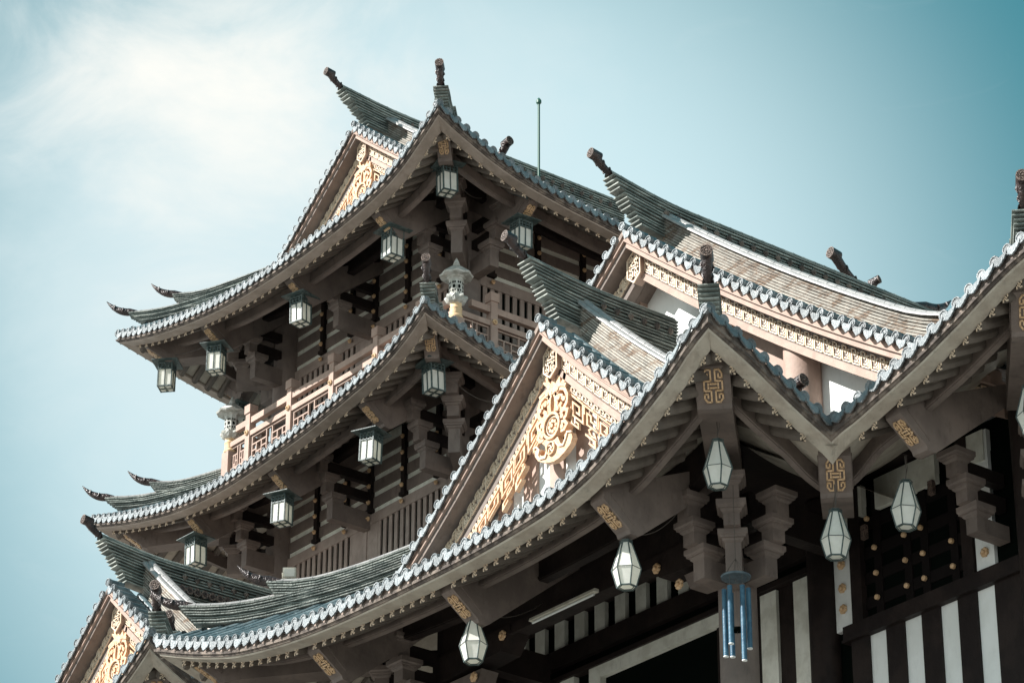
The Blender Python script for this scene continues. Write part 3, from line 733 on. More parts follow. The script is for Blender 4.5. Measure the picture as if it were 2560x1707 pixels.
rafters(hallL, hall_roof, .305, t0=.55, t1=4.5, skip=[(3.6, .2)])
hip_ridge(porch_roof, porchL, .42, 3.6)
hip_ridge(porch_roof, porchL, .42, 3.9, at0=False, far=True, low=.42, high=.60, step=1.25)
hip_ridge(hall_roof, hallL, .42, 4.0, low=.44, high=.5, tip=.34)
# gables
def porch_wall(P3):
    mb = MB(); d = .72
    mb.loft([[P3(-4.2, 24.3, d), P3(4.2, 24.3, d), P3(4.2, 25.0, d), P3(0, 28.4, d), P3(-4.2, 25.0, d)], [P3(-4.2, 24.3, d+.1), P3(4.2, 24.3, d+.1), P3(4.2, 25.0, d+.1), P3(0, 28.4, d+.1), P3(-4.2, 25.0, d+.1)]], 'white')
    for k in range(-5, 6):
        u = k*.80-.33; w = .21; z1 = zrM(abs(u))-.6
        if z1 > 24.6: mb.loft([[P3(u-w, 24.3, d-.05), P3(u+w, 24.3, d-.05), P3(u+w, z1, d-.05), P3(u-w, z1, d-.05)], [P3(u-w, 24.3, d), P3(u+w, 24.3, d), P3(u+w, z1, d), P3(u-w, z1, d)]], 'peach')
    mb.build('pediment_wall', porch_gable)
mbx = MB(); mbx.box(33.2, 33.3, 37, 45.6, 24.2, 24.4, 'brown'); porch_gable = mbx.build('porch_gable', hall)
gable(porch_gable, 32.95, MY, zrM, 4.25, 3.5, .265, True, 1.0, wall=porch_wall)
def hall_wall(P3):
    mb = MB(); d = 1.0
    pts = [P3(-8, 25.0, d), P3(8.6, 25.0, d), P3(8.6, 25.8, d), P3(4.5, 28.5, d), P3(0, 31.9, d), P3(-4, 28.9, d), P3(-8, 26.2, d)]
    mb.loft([pts, [p+Vector((.15, 0, 0)) for p in pts]], 'white')
    # brown post, panel and column
    for (u0, u1, dd, m) in ((2.1, 3.78, .04, 'peach'), (-1.35, -.45, .2, 'peach')):
        z1 = zrR(max(abs(u0), abs(u1)))-.5
        mb.loft([[P3(u, z, d-dd) for u, z in ((u0, 25), (u1, 25), (u1, zrR(abs(u1))-.7), (u0, zrR(abs(u0))-.7))], [P3(u, z, d+.02) for u, z in ((u0, 25), (u1, 25), (u1, zrR(abs(u1))-.7), (u0, zrR(abs(u0))-.7))]], m)
    # raking beam at the head of the wall
    for sg in (-1, 1):
        n = 14; rings = []
        for i in range(n+1):
            t = 9.0*i/n; rings.append([P3(sg*t, zrR(t)+z, dd) for dd, z in ((.7, -.9), (1.02, -.9), (1.02, -.4), (.7, -.4))])
        mb.loft(rings, 'brown')
    w = mb.build('pediment_wall', hall_gable)
    mb = MB(); mb.lathe((36.4, RY-4.22, 24.5), [(.36, 0), (.36, 3.6)], 'peach', 24); mb.build('column', hall_gable, True)
mbx = MB(); mbx.box(36.9, 37.0, 37, 45.6, 24.6, 25.2, 'brown'); hall_gable = mbx.build('hall_gable', hall)
gable(hall_gable, 35.6, RY, zrR, 3.5, 9.6, .268, False, 1.0, wall=hall_wall)
main_ridge(porch_roof, 32.54, 36.35, MY, zrM(0)-.02, 1.02, 32.95, .10, x_d=34.4)
main_ridge(hall_roof, 35.2, 48, RY, zrR(0)+.0, .90, 35.6, .12, x_d=36.6)
slope_ridge(porch_roof, 34.02, MY, 5.5, lambda t: zrM(t)-.05, .82)
slope_ridge(hall_roof, 36.75, RY, 8.1, lambda t: zrR(t)-.05+.25*max(0, (t-6.6)/1.5)**2, .72)
# second upturned ridge ends farther back on the great roof
finial(hall_roof, (42.3, RY, 32.95), (-1, 0), .72, .50, .115); finial(hall_roof, (42.7, RY+.2, 32.95), (.3, -1), .24, .24, .08); finial(hall_roof, (44.3, RY, 33.05), (1, 0), .85, .45, .13, blunt=False)
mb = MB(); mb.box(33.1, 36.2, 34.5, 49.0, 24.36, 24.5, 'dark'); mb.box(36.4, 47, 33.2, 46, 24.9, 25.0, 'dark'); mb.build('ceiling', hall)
# columns
for (x, y, r, z1) in ((33.3, 36.3, .335, 22.2), (33.3, 44.7, .335, 22.2), (36.02, 36.98, .29, 24.3), (35.95, 31.75, .35, 24.4), (35.95, 46.5, .33, 24.4)):
    mb = MB(); mb.lathe((x, y, 0), [(r*1.05, 0), (r, .6), (r, z1)], 'brown' if x < 34 else 'dark', 28); mb.build('column', hall, True)  # inner columns take the near-black copy, shade put into the colour
# bracket sets
capsL = [(1.07, 23.08), (.95, 22.62), (.73, 22.18)]
for col, dirs in (((33.3, 36.3), ((-1, 0), (-dg, -dg), (0, -1))), ((33.3, 44.7), ((-1, 0), (-dg, dg)))):
    for d in dirs:
        f = 1.15 if d[0]*d[1] else 1
        bracket(hall, col, d, [(a*f+(.1 if f > 1 else 0), z+(.1 if f > 1 else 0)) for a, z in capsL], 21.7 if f == 1 else 21.6, .255)
for d in ((-dg, -dg), (0, -1)): bracket(hall, (35.95, 31.75), d, [(1.2, 23.35), (1.0, 22.85), (.8, 22.4)], 21.95, .255)
bracket(hall, (36.0, 32.55), (-1, 0), [(1.05, 23.35), (.85, 22.9), (.65, 22.45)], 22.05, .235)
# porch beams along the front
mb = MB()
mb.box(33.12, 33.48, 36.3, 44.7, 22.78, 23.75, 'dark'); mb.box(33.05, 33.12, 36.3, 44.7, 22.72, 22.92, 'dark')
mb.box(33.15, 33.45, 36.2, 45.5, 23.92, 24.34, 'dark')
for y0, y1 in ((42.3, 44.7), (36.3, 38.3)):
    s_ = 1 if y0 > 40 else -1; a, b = (y0, y1) if s_ > 0 else (y1, y0)
    mb.loft([[Vector((x, y, z)) for y, z in ((a, 22.78), (a+.28*s_, 22.45), (b, 22.35), (b, 22.9), (a, 22.9))] for x in (33.02, 33.5)], 'dark')
    mb.loft([[Vector((x, y, z)) for y, z in ((a+.9*s_, 22.3), (a+1.05*s_, 22.0), (b, 21.95), (b, 22.3))] for x in (33.06, 33.46)], 'brown')
mb.box(33.5, 35.8, 36.15, 36.45, 23.0, 23.6, 'dark'); mb.box(33.5, 35.8, 44.55, 44.85, 23.0, 23.6, 'dark')
bm_ = mb.build('porch_beam', hall)
for y, z in ((42.48, 22.72), (43.35, 22.15), (38.05, 22.62), (37.45, 22.13)):
    mb = MB(); rosette(mb, (33.0, y, z), (-1, 0, 0), .10); mb.build('gilt_flower', bm_)
# wall behind the porch, x = 36
def bx(mb, y0, y1, z0, z1, d0, d1, m): mb.box(36+d0, 36+d1, y0, y1, z0, z1, m)
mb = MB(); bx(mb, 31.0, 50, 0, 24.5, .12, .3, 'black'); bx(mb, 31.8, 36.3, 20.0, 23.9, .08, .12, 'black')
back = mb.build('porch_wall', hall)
mb = MB()
bx(mb, 31.9, 36.4, 21.42, 21.71, -.12, .1, 'dark'); bx(mb, 31.9, 36.4, 21.40, 21.45, -.16, .1, 'dark')
y = 32.80
while y < 36.2:
    bx(mb, y, y+.42, 5, 21.40, -.02, .06, 'white'); bx(mb, y+.42, y+.865, 5, 21.40, -.06, .06, 'dark'); y += .865
bx(mb, 32.0, 32.8, 5, 21.4, -.06, .06, 'dark')
for y0, y1 in ((36.25, 36.67), (32.8, 33.22)): bx(mb, y0, y1, 21.71, 24.3, 0, .1, 'white')
bx(mb, 33.25, 33.5, 21.7, 24.3, -.05, .1, 'dark'); bx(mb, 35.95, 36.22, 21.7, 24.3, -.05, .1, 'dark')
mb.build('striped_panel', back)
mb = MB()    # dark carved lattice with bosses
for z in (22.05, 22.52, 23.0, 23.55):
    bx(mb, 33.4, 36.0, z-.11, z+.11, .05, .1, 'near_black')
for y in (35.6, 34.87, 34.45, 33.75): bx(mb, y-.09, y+.09, 21.75, 24.2, .04, .1, 'near_black')
la = mb.build('carved_lattice', back); mb = MB()
for y0, y1 in ((35.86, 36.45), (34.03, 35.53), (32.86, 33.5)): bx(mb, y0, y1, 23.72, 24.3, -.03, .09, 'strip')
mb.build('plaster_panel', back)
for y, z in ((35.61, 23.01), (35.6, 22.52), (35.6, 22.06), (35.76, 23.61), (34.87, 23.0), (34.87, 22.52), (34.87, 22.04), (34.46, 23.0), (34.44, 22.51), (34.44, 22.04), (33.75, 22.51), (33.75, 22.04)):
    mb = MB(); mb.tube([(36.0, y, z), (35.95, y, z), (35.93, y, z)], [.05, .05, .025], 'gold', 8); mb.build('gilt_boss', back)
for y, z in ((36.46, 22.95), (36.46, 22.5), (36.46, 22.1), (33.0, 22.05)):
    mb = MB(); rosette(mb, (35.99, y, z), (-1, 0, 0), .09); mb.build('gilt_flower', back)
for y, z in ((35.8, 23.35), (34.1, 23.62)): mb = MB(); mb.box(35.9, 35.98, y-.06, y+.06, z-.13, z+.13, 'rosette'); mb.build('gilt_plate', back)
mb = MB()    # tall narrow stripes and the white frame of the dark doorway
for y0, y1 in ((37.29, 37.73), (38.19, 38.62)): bx(mb, y0, y1, 5, 23.03, -.02, .1, 'strip')
bx(mb, 36.7, 39.9, 5, 23.05, .05, .1, 'dark')
for k in range(9):
    y = 40.60+k*.625; bx(mb, y, y+.31, 23.76, 24.5, 0, .1, 'strip')
bx(mb, 36.9, 50, 23.40, 23.76, -.06, .1, 'dark'); bx(mb, 36.9, 50, 23.06, 23.16, -.1, .1, 'dark')
bx(mb, 39.75, 43.55, 22.82, 23.08, -.04, .1, 'strip'); bx(mb, 43.2, 43.55, 5, 22.82, -.04, .1, 'strip'); bx(mb, 38.9, 39.75, 22.82, 23.08, -.04, .1, 'strip')
bx(mb, 44.02, 44.45, 5, 23.1, -.04, .1, 'strip'); bx(mb, 44.9, 45.3, 5, 23.1, -.04, .1, 'strip')
mb.build('door_surround', back)
# ================================================================== TOWER
tower = empty('temple_tower', (42, 57.5, 0), 'tall brown tower behind with two upturned tiled roofs, a balcony and a gold carved gable', 'pagoda tower')
Tt = [(50.5, 39.75), (50.87, 39.52), (51.3, 39.27), (51.9, 38.94), (52.69, 38.66), (54.13, 38.42), (55.99, 38.27), (57.91, 38.22), (59.92, 38.31), (62.03, 38.62), (63.56, 38.95), (64.9, 39.35)]
Trt = [(37.2, 39.75), (37.64, 39.52), (38.16, 39.30), (38.82, 39.04), (39.75, 38.78), (41.1, 38.56), (42.2, 38.44), (42.9, 38.36), (45, 38.3), (51, 38.3)]
profT = lambda d: .66*d+.011*d*d
F = .85
topL = Side((37.2, 50.5), (0, 1), (1, 0), 14.4, tab_t(Tt, 50.5), profT, fs=F)
topR = Side((37.2, 50.5), (1, 0), (0, 1), 13, tab_t(Trt, 37.2), profT, 1, 0, fs=F)
topF = Side((37.2, 64.9), (1, 0), (0, -1), 13, interp([(0, 39.35), (1, 39.1), (2, 38.85), (3.5, 38.55), (5.5, 38.35), (13, 38.3)]), profT, 1, 0, fs=F)
mt = [(50.9, 34.62), (51.49, 34.26), (52.16, 33.95), (53.02, 33.70), (54.25, 33.48), (55.69, 33.26), (57.55, 33.10), (59.47, 33.03), (61.49, 33.18), (63.62, 33.60), (65.5, 34.12)]
midL = Side((37.2, 50.9), (0, 1), (1, 0), 14.6, tab_t(mt, 50.9), profL, fs=F)
midR = Side((37.2, 50.9), (1, 0), (0, 1), 13, interp([(0, 34.62), (.45, 34.46), (.95, 34.32), (1.46, 34.17), (2.1, 34.0), (2.6, 33.86), (4, 33.5), (6, 33.3), (13, 33.2)]), profL, 1, 0, fs=F)
midF = Side((37.2, 65.5), (1, 0), (0, -1), 13, interp([(0, 34.12), (1, 33.85), (2.5, 33.5), (5, 33.25), (13, 33.2)]), profL, 1, 0, fs=F)
TY = 57.75
zrT = lambda t: 38.2+profT(max(0, 7.2-t))+.0
def tower_slopes(mb):
    main_slope(mb, 39.8, 50, TY, 5.9, lambda t: zrT(t)-.08)
    slope_tiles(mb, [40.2, 40.45], TY, 6.8, lambda t: zrT(t)-.05)
    slope_tiles(mb, [41.2+.27*i for i in range(14)], TY, 7.0, lambda t: zrT(t)-.05)
top_roof = roof_part('upper_roof', [topL, topR, topF], 3.4, .27, tower, [tower_slopes])
mid_roof = roof_part('lower_roof', [midL, midR, midF], 3.4, .27, tower)
mb = MB()
for s_ in (topL, topR, midL, midR, topF, midF): s_.purlin(mb)
for s_ in (topL, topR, midL, midR): s_.purlin(mb, 2.2, 1.1, .55, w=.18, m='dark')
mb.build('eave_purlin', tower)
tb = [53.65, 57.4, 61.3]; mbs = [54.0, 57.8, 61.6]
for Y in tb: cantilever(top_roof, (37.2, Y), (1, 0), topL.z(Y-50.5)+.12, .15, F)
for Y in mbs: cantilever(mid_roof, (37.2, Y), (1, 0), midL.z(Y-50.9)+.10, .15, F)
cantilever(top_roof, (40.5, 50.5), (0, 1), topR.z(3.3)+.12, .15, F)
cantilever(mid_roof, (40.5, 50.9), (0, 1), midR.z(3.3)+.1, .15, F)
cantilever(top_roof, (40.5, 64.9), (0, -1), topF.z(3.3)+.1, .15, F)
cantilever(top_roof, (37.35, 50.65), (dg, dg), 39.70, .17, F, 4.0, .08)
cantilever(top_roof, (37.45, 64.65), (dg, -dg), 39.15, .24, F, 4.0, .08)
cantilever(mid_roof, (37.35, 51.05), (dg, dg), 34.57, .17, F, 4.0, .08)
cantilever(mid_roof, (37.45, 65.25), (dg, -dg), 33.95, .24, F, 4.0, .08)
rafters(topL, top_roof, .33, t0=.55, t1=14.0, skip=[(Y-50.5, .2) for Y in tb], w=.07, h=.12)
rafters(topR, top_roof, .33, t0=.55, t1=6.6, skip=[(3.3, .2)], w=.07, h=.12)
rafters(midL, mid_roof, .33, t0=.55, t1=14.2, skip=[(Y-50.9, .2) for Y in mbs], w=.07, h=.12)
rafters(midR, mid_roof, .33, t0=.55, t1=3.0, w=.07, h=.12)
rafters(topF, top_roof, .42, t0=.6, t1=9, w=.09, h=.12, merge=True)
rafters(midF, mid_roof, .42, t0=.6, t1=9, w=.09, h=.12, merge=True)
hip_ridge(top_roof, topL, .35, 3.2, tip=.38, low=.50, high=.56, step=.85); hip_ridge(mid_roof, midL, .35, 3.0, low=.50, high=.56, step=.85, tip=.42)
hip_ridge(top_roof, topL, .30, 3.3, at0=False, far=True, low=.30, high=.44, step=.85); hip_ridge(mid_roof, midL, .30, 3.2, at0=False, far=True, low=.30, high=.44, step=.85)
def tower_ped(P3):
    mb = MB(); d = .95
    p = [P3(-4.8, 39.6, d), P3(4.8, 39.6, d), P3(0, 43.1, d)]; mb.loft([p, [q+Vector((.1, 0, 0)) for q in p]], 'peach')
    mb.build('pediment_wall', tower_gable)
mbx = MB(); mbx.box(40.0, 40.1, 53.5, 62, 39.8, 40.0, 'brown'); tower_gable = mbx.build('tower_gable', tower)
gable(tower_gable, 39.8, TY, zrT, 3.9, 3.6, .235, True, .88, wall=tower_ped)
main_ridge(top_roof, 39.3, 49, TY, zrT(0)-.02, .84, 39.8, .08, x_d=41.2)
slope_ridge(top_roof, 40.95, TY, 4.6, lambda t: zrT(t)-.05, .70)
# tower body
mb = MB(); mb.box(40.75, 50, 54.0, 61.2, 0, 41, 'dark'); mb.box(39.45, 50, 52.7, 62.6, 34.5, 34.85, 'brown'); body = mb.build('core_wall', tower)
def tower_wall(O, U, L, nrm, zl, studs, n, zb, lintel0=.0):
    O = Vector((*O, 0)); U = Vector((*U, 0)); nv = Vector((*nrm, 0))
    def b(mb, s0, s1, z0, z1, d0, d1, m):   # d outward
        mb.obox(O+U*((s0+s1)/2)+nv*((d0+d1)/2)+Vector((0, 0, (z0+z1)/2)), U*((s1-s0)/2), nv*((d1-d0)/2), Vector((0, 0, (z1-z0)/2)), m)
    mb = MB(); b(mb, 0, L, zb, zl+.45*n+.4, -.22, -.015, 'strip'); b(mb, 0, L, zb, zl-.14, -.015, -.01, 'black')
    w = mb.build('wall_face', tower); mb = MB()
    b(mb, 0, L, zl-.15, zl+.13, -.11, .05, 'slat')
    for k in range(1, n+1): b(mb, 0, L, zl+.44*k-.155, zl+.44*k+.135, -.11, .02, 'brown')
    mb.build('wall_beam', w)
    for s_ in studs:
        mb = MB(); b(mb, s_-.075, s_+.075, zl+.16, zl+.45*n+.3, -.1, .10, 'dark'); b(mb, s_-.11, s_+.11, zl+.16, zl+.26, -.1, .13, 'dark')
        for k in range(0, n+1): rosette(mb, O+U*s_+nv*(.105)+Vector((0, 0, zl+.44*k)), nv, .06)
        mb.build('wall_stud', w)
    mb = MB(); s_ = .55
    while s_ < L-.4:
        b(mb, s_, s_+.13, zb, zl-.15, -.03, .03, 'slat'); s_ += .236
    mb.build('slatted_window', w); return b, w
st = [61.25-q for q in (0, 1.42, 2.75, 3.78, 5.18, 6.6)]
for zl, n, zb in ((37.58, 4, 34.9), (32.22, 4, 29)):
    b, w = tower_wall((40.5, 61.5), (0, -1), 7.8, (-1, 0), zl, [61.5-y for y in st], n, zb)
    mb = MB(); b(mb, 3.25, 4.35, zb, zl-.15, -.1, .035, 'slat'); b(mb, 3.72, 3.9, zb, zl+.1, -.1, .06, 'slat'); mb.build('middle_post', w)
    tower_wall((40.5, 53.75), (1, 0), 9, (0, -1), zl, [.8, 2.27, 3.75, 5.2], n, zb)
for x, y in ((40.5, 53.75), (40.5, 57.6), (40.5, 61.5), (45.4, 53.75)):
    for z0, z1 in ((34.9, 39.6), (25, 34.3)):
        if abs(y-57.6) < .1: continue
        mb = MB(); mb.lathe((x, y, z0), [(.40, 0), (.40, z1-z0)], 'brown', 24); mb.build('column', tower, True)
capsT = [(1.49, 38.85), (1.28, 38.36), (1.07, 37.88)]
for zo, low in ((0, 37.3), (-5.35, 31.95)):
    cT = [(a, z+zo) for a, z in capsT]
    for y in (53.75, 57.6, 61.4): bracket(tower, (40.5, y), (-1, 0), cT, low, .22)
    bracket(tower, (40.5, 53.75), (0, -1), cT, low, .24)
    bracket(tower, (40.5, 53.75), (-dg, -dg), [(a*1.25, z+.25) for a, z in cT], low+.1, .26)
    bracket(tower, (40.5, 61.4), (-dg, dg), [(a*1.2, z+.2) for a, z in cT], low+.1, .26)
    bracket(tower, (40.5, 61.4), (0, 1), cT, low, .24)
# balcony railing
def rail(O, U, L, nrm, posts, ext):
    O = Vector((*O, 0)); U = Vector((*U, 0)); nv = Vector((*nrm, 0))
    def b(mb, s0, s1, z0, z1, d0, d1, m='peach'):
        mb.obox(O+U*((s0+s1)/2)+nv*((d0+d1)/2)+Vector((0, 0, (z0+z1)/2)), U*((s1-s0)/2), nv*((d1-d0)/2), Vector((0, 0, (z1-z0)/2)), m)
    mb = MB(); b(mb, -ext[0], L, 36.10, 36.27, -.07, .07); b(mb, 0, L, 35.73, 35.87, -.08, .08); b(mb, 0, L, 34.95, 35.08, -.08, .08)
    r = mb.build('balcony_rail', tower)
    for s_ in posts:
        mb = MB(); b(mb, s_-.10, s_+.10, 34.9, 36.40, -.10, .10); b(mb, s_-.13, s_+.13, 36.40, 36.64, -.13, .13); rosette(mb, O+U*s_+nv*.105+Vector((0, 0, 35.84)), nv, .075); mb.build('rail_post', r)
    ps = [0]+list(posts)+[L]
    for i in range(len(ps)-1):
        s0, s1 = ps[i]+.12, ps[i+1]-.12
        if s1-s0 < .4: continue
        mb = MB(); z0, z1 = 35.08, 35.72; w = s1-s0
        def h(u0, u1, z): b(mb, s0+u0*w, s0+u1*w, z-.018, z+.018, -.03, .03)
        def v(u, a, c): b(mb, s0+u*w-.018, s0+u*w+.018, a, c, -.029, .029)
        for u in (.02, .42, .58, .98): v(u, z0, z1)
        h(0, 1, z1-.03); h(0, 1, z0+.03); h(0, .42, 35.46); h(.58, 1, 35.46)
        for c0 in (0, .58):
            v(c0+.14, z0, 35.46); v(c0+.28, z0, 35.46); h(c0, c0+.14, 35.28); h(c0+.28, c0+.42, 35.28); h(c0+.14, c0+.28, 35.2); v(c0+.2, z0, 35.2)
        mb.build('lattice_panel', r)
rail((39.5, 62.62), (0, -1), 9.86, (-1, 0), [.95, 2.86, 4.75, 6.65, 8.5], (-.35, 0))
rail((39.5, 52.76), (1, 0), 8, (0, -1), [1.1, 3.0, 4.9, 6.8], (-.42, 0))
rail((39.5, 62.62), (1, 0), 6, (0, 1), [1.0, 2.9], (-.3, 0))
for x, y in ((39.5, 52.76), (39.5, 62.62)):
    mb = MB(); mb.box(x-.15, x+.15, y-.15, y+.15, 34.9, 35.62, 'peach'); mb.build('corner_post', tower)
# ================================================================== SIDE HALL
side = empty('side_hall', (36, 57.7, 0), 'lower hall in the bottom left corner with a gold carved gable', 'temple hall')
zg = lambda t: 23.25+1.5*max(0, 1-t/7)**3.2
profG = lambda d: .72*d+.012*d*d
sL = Side((30.4, 50.9), (0, 1), (1, 0), 13.6, lambda t: zg(t)+max(0, (t-8)/5.6)**2*1.0, profL)
sR = Side((30.4, 50.9), (1, 0), (0, 1), 9, zg, profL, 1, 0)
GY = 57.7
zrG = lambda t: 23.25+profG(max(0, 6.9-t))-.02
def side_slopes(mb):
    main_slope(mb, 33.3, 40.5, GY, 5.4, lambda t: zrG(t)-.08)
    slope_tiles(mb, [33.75, 34.05], GY, 6.6, lambda t: zrG(t)-.05)
    slope_tiles(mb, [34.95+.29*i for i in range(16)], GY, 6.6, lambda t: zrG(t)-.05)
side_roof = roof_part('side_roof', [sL, sR], 3.6, .28, side, [side_slopes])
mb = MB(); sR.purlin(mb); sL.purlin(mb); mb.build('eave_purlin', side)
cantilever(side_roof, (30.6, 51.1), (dg, dg), 24.4, .26, 1.0, 4.2, .06)
rafters(sR, side_roof, .32, t0=.55, t1=4.5); rafters(sL, side_roof, .32, t0=.55, t1=4)
hip_ridge(side_roof, sL, .42, 3.4)
def side_ped(P3):
    mb = MB(); d = .95; p = [P3(-5, 24.6, d), P3(5, 24.6, d), P3(0, 28.4, d)]; mb.loft([p, [q+Vector((.1, 0, 0)) for q in p]], 'brown')
    mb.build('pediment_wall', side_gable)
mbx = MB(); mbx.box(33.6, 33.7, 53.5, 62, 24.4, 24.6, 'brown'); side_gable = mbx.build('side_gable', side)
gable(side_gable, 33.3, GY, zrG, 4.4, 3.1, .255, True, .95, wall=side_ped)
main_ridge(side_roof, 32.95, 40.4, GY, zrG(0)-.02, .93, 33.3, .10, rosettes=True, x_d=35.2)
slope_ridge(side_roof, 34.3, GY, 3.8, lambda t: zrG(t)-.05, .9, endfin=False)
mb = MB(); mb.box(33.9, 40.6, 54.3, 61.2, 0, 24.8, 'dark'); mb.build('wall', side)
# ================================================================== LANTERNS
h0 = make_hex((30.85, 36.35, 21.17), 'white hexagonal lantern above the fluorescent tube light, under the second gilded beam end', 'white hexagonal lanterns hanging under the porch eaves')
for loc, lb, rz in (((30.82, 40.52, 21.09), 'lowest and leftmost white hexagonal lantern, under the front eave left of the tube light', .12),
                    ((31.2, 34.4, 22.42), 'highest white hexagonal lantern, hanging under the big corner beam right above the blue wind chime', -.15),
                    ((32.95, 33.5, 21.32), 'white hexagonal lantern hanging under the roof valley beam, right of the wind chime', .1),
                    ((33.7, 32.6, 21.75), 'white hexagonal lantern in front of the dark carved lattice with gilt bosses', .25),
                    ((33.95, 29.9, 22.55), 'white hexagonal lantern cut off by the right edge of the picture', 0)):
    c_ = copy_tree(h0, loc, lb, rz); c_.rotation_euler.x = random.uniform(-.05, .05); c_.rotation_euler.y = random.uniform(-.05, .05)
gs = 'green framed square lanterns hanging under the tower eaves'
s0 = make_square((38.25, 53.7, 37.25), 'square lantern under the left eave of the upper tower roof, nearest to the roof corner', gs)
for loc, lb, rz in (((38.14, 57.45, 36.93), 'square lantern under the middle of the upper tower roof left eave, above the balcony', .3),
                    ((38.11, 61.3, 37.05), 'square lantern under the upper tower roof beside the farthest left bracket set', .62),
                    ((38.4, 51.7, 38.22), 'topmost square lantern, under the near corner beam of the upper tower roof', -.2),
                    ((40.5, 51.5, 37.33), 'square lantern under the right eave of the upper tower roof, behind a dark ridge end', -.05),
                    ((38.2, 63.9, 37.60), 'leftmost square lantern, hanging against the sky under the far corner of the upper tower roof', .75),
                    ((40.35, 63.55, 36.85), 'square lantern partly hidden behind the left stone lantern', 0),
                    ((38.03, 54.1, 31.88), 'square lantern under the lower tower roof eave, just left of the porch gable top', .35),
                    ((37.98, 57.7, 31.5), 'square lantern in front of the lower tower wall, midway along the lower eave', .4),
                    ((38.0, 61.6, 31.68), 'square lantern under the left end of the lower tower roof, above the layered ridge', .1),
                    ((38.4, 52.1, 33.05), 'square lantern under the near corner beam of the lower tower roof', -.05)):
    c_ = copy_tree(s0, loc, lb, rz); c_.rotation_euler.x = random.uniform(-.04, .04); c_.rotation_euler.y = random.uniform(-.04, .04)
# ================================================================== STONE LANTERNS
def stone(loc, label):
    x, y, z = loc; root = empty('stone_lantern', loc, label, 'stone lantern', 'carved stone lanterns on the balcony corners')
    mb = MB(); mb.lathe(loc, [(.19, 0), (.20, .05), (.16, .10), (.175, .16), (.165, .24), (.18, .28), (.155, .33), (.17, .42)], 'stone_y', 20); mb.build('pedestal', root, True)
    mb = MB(); n = 16; rings = []
    for r, h in ((.15, .40), (.24, .45), (.31, .54), (.29, .60), (.20, .62)):
        rings.append([Vector((x+(r*(1+.10*cos(8*2*pi*k/32)))*cos(2*pi*k/32), y+(r*(1+.10*cos(8*2*pi*k/32)))*sin(2*pi*k/32), z+h+.03*cos(8*2*pi*k/32)*(h > .5))) for k in range(32)])
    mb.loft(rings, 'stone'); mb.build('lotus_base', root)
    mb = MB(); mb.lathe((x, y, z), [(.17, .6), (.205, .63), (.205, 1.12), (.25, 1.14), (.27, 1.17)], 'stone', 8, .2)
    for k in range(8):
        a = pi/4*k+.2+pi/8
        for (u, v, r) in ((0, .86, .045), (-.03, .98, .028), (.03, .98, .028), (-.03, .74, .028), (.035, .75, .025), (0, .68, .018)):
            c = Vector((x+(.1900)*cos(a)-u*sin(a), y+.1900*sin(a)+u*cos(a), z+v)); nn = Vector((cos(a), sin(a), 0)); tt = Vector((-sin(a), cos(a), 0))
            mb.add([c+nn*.004+tt*r*cos(2*pi*j/5)+Vector((0, 0, r*1.3*sin(2*pi*j/5))) for j in range(5)], [(0, 1, 2, 3, 4)], 'black')
    mb.build('pierced_light_box', root)
    mb = MB(); rings = []
    for r, h, lift in ((.24, 1.17, 0), (.44, 1.16, .035), (.465, 1.20, .035), (.31, 1.34, .015), (.15, 1.48, 0), (.07, 1.50, 0), (.095, 1.56, 0), (.06, 1.65, 0), (.01, 1.75, 0)):
        rings.append([Vector((x+r*(1+.05*(k % 4 == 0))*cos(2*pi*k/32+.2), y+r*(1+.05*(k % 4 == 0))*sin(2*pi*k/32+.2), z+h+lift*(.5+.5*cos(8*2*pi*k/32)))) for k in range(32)])
    mb.loft(rings, 'stone'); mb.build('canopy', root)
    root.scale = (.87, .87, .95)
stone((39.5, 52.76, 35.62), 'bright white stone lantern on the near balcony corner post, right of the dark ridge end')
stone((39.5, 62.62, 35.62), 'grey stone lantern on the far left balcony corner post against the sky')
# ================================================================== WIND CHIME, TUBE LIGHT, FLOODLIGHT, ROD
x, y, z = 32.22, 35.15, 21.30
ch = empty('wind_chime', (x, y, z), 'blue wind chime of long metal tubes hanging in front of the porch corner column', 'wind chime')
mb = MB(); mb.lathe((x, y, z), [(.19, 0), (.25, .0), (.255, .03), (.24, .04), (.20, .04)], 'bluerim', 28); mb.build('ring', ch, True)
for k, (a, ln) in enumerate(((.3, 1.05), (1.3, 1.12), (2.4, 1.18), (3.4, 1.02), (4.5, 1.32), (5.4, 1.06))):
    px_, py_ = x+.2*cos(a), y+.2*sin(a); mb = MB()
    mb.tube([(px_, py_, z-.2), (px_, py_, z-.2-ln)], .044, 'blue', 12); mb.tube([(px_, py_, z-.2-ln), (px_, py_, z-.215-ln)], .045, 'white', 12)
    mb.tube([(px_, py_, z), (px_, py_, z-.2)], .004, 'wire', 4); mb.build('chime_tube', ch, True)
mb = MB(); mb.lathe((x, y, z-.95), [(.02, 0), (.11, .01), (.11, .05), (.02, .06)], 'black', 16)
mb.tube([(x, y, z+.35), (x, y, z-1.2)], .004, 'wire', 4); mb.build('striker', ch)
mb = MB(); mb.tube([(x, y, z+.35), (x, y, z+1.7)], .007, 'wire', 5)
for k in range(6): mb.tube([(x, y, z+.35), (x+.23*cos(k*pi/3), y+.23*sin(k*pi/3), z+.03)], .004, 'wire', 4)
mb.build('cord', ch)
tl = empty('fluorescent_light', (33.0, 40.7, 22.72), 'long white fluorescent tube light fixed under the dark porch beam', 'tube light')
mb = MB(); mb.loft([[Vector((33.0+a, yy, 22.70+b_)) for a, b_ in ((-.05, .08), (.05, .08), (.07, .02), (-.07, .02))] for yy in (39.72, 41.62)], 'lamp'); mb.build('housing', tl)
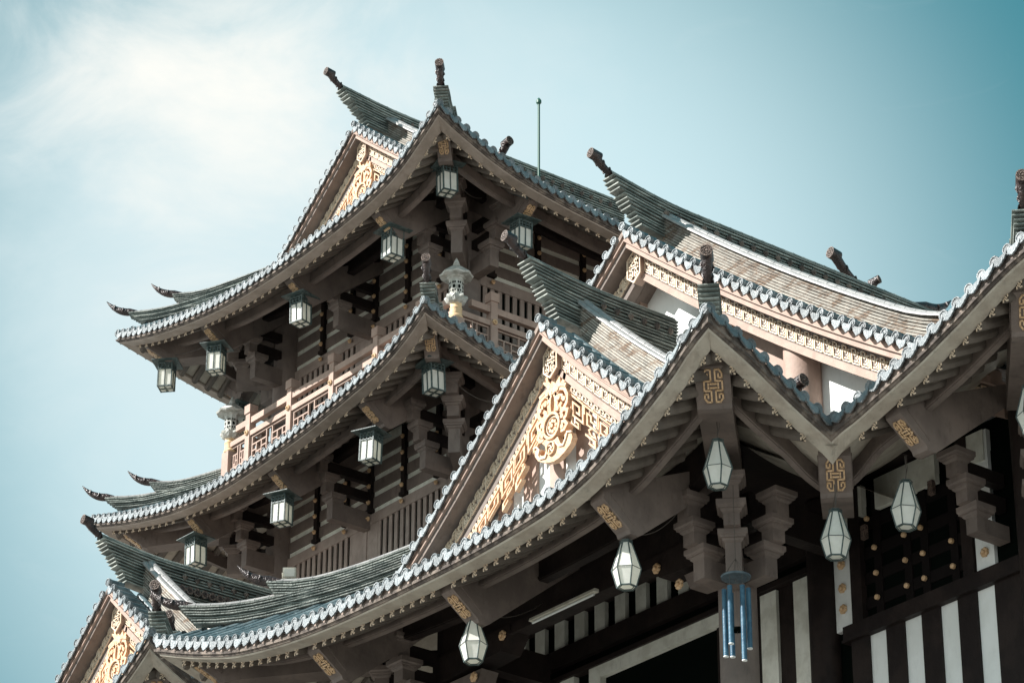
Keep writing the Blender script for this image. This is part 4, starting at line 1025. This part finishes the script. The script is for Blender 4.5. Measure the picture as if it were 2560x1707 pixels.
mb = MB(); mb.tube([(32.98, 39.78, 22.68), (32.98, 41.56, 22.68)], .022, 'white', 10); mb.build('tube', tl, True)
fx, fy, fz = 38.0, 57.3, 29.95
fl = empty('floodlight', (fx, fy, fz), 'small floodlight standing on the layered ridge below the tower windows', 'floodlight')
mb = MB(); c = Vector((fx, fy, fz+.16)); d = Vector((-.6, -.7, -.25)).normalized(); q = d.cross(Vector((0, 0, 1))).normalized(); w = q.cross(d)
mb.obox(c, q*.16, w*.12, d*.05, 'lamp'); mb.build('housing', fl); mb = MB(); mb.obox(c+d*.052, q*.13, w*.095, d*.004, 'glass'); mb.build('lens', fl)
mb = MB(); mb.tube([c+q*.17, c+q*.17-Vector((0, 0, .16)), c-q*.17-Vector((0, 0, .16)), c-q*.17], .012, 'lamp', 6); mb.build('bracket', fl)
rd = empty('lightning_rod', (45.6, 57.0, 43.0), 'thin green lightning rod with a small knob rising behind the upper tower roof', 'lightning rod')
mb = MB(); mb.tube([(45.6, 57.2, 43.0), (45.6, 57.2, 46.1)], .035, 'rod', 8); mb.lathe((45.6, 57.2, 46.05), [(.03, 0), (.075, .06), (.075, .14), (.02, .22)], 'rod', 10); mb.build('mast', rd)
# loose cables looping between beams and lanterns
def cable(parent, p, q, sag, r=.009, n=12):
    p, q = Vector(p), Vector(q); mb = MB(); mb.tube([p.lerp(q, i/n)-Vector((0, 0, sag*4*(i/n)*(1-i/n))) for i in range(n+1)], r, 'wire', 5); mb.build('cable', parent)
cable(tower, (38.4, 52.1, 34.0), (39.9, 51.9, 33.2), .25); cable(tower, (38.4, 51.7, 39.1), (39.9, 52.3, 38.9), .3); cable(tower, (38.25, 53.7, 38.3), (39.1, 53.7, 38.9), .15)
cable(tower, (38.1, 57.5, 38.0), (38.9, 57.6, 38.7), .2); cable(tower, (38.0, 57.8, 32.5), (38.9, 57.7, 33.2), .3); cable(tower, (38.2, 63.6, 38.5), (38.6, 61.4, 38.5), .15)
cable(hall, (30.9, 36.4, 22.2), (32.1, 36.35, 22.95), .22); cable(hall, (30.9, 40.6, 22.1), (33.0, 41.3, 23.0), .2); cable(hall, (33.0, 33.5, 22.5), (33.9, 34.6, 22.9), .2)
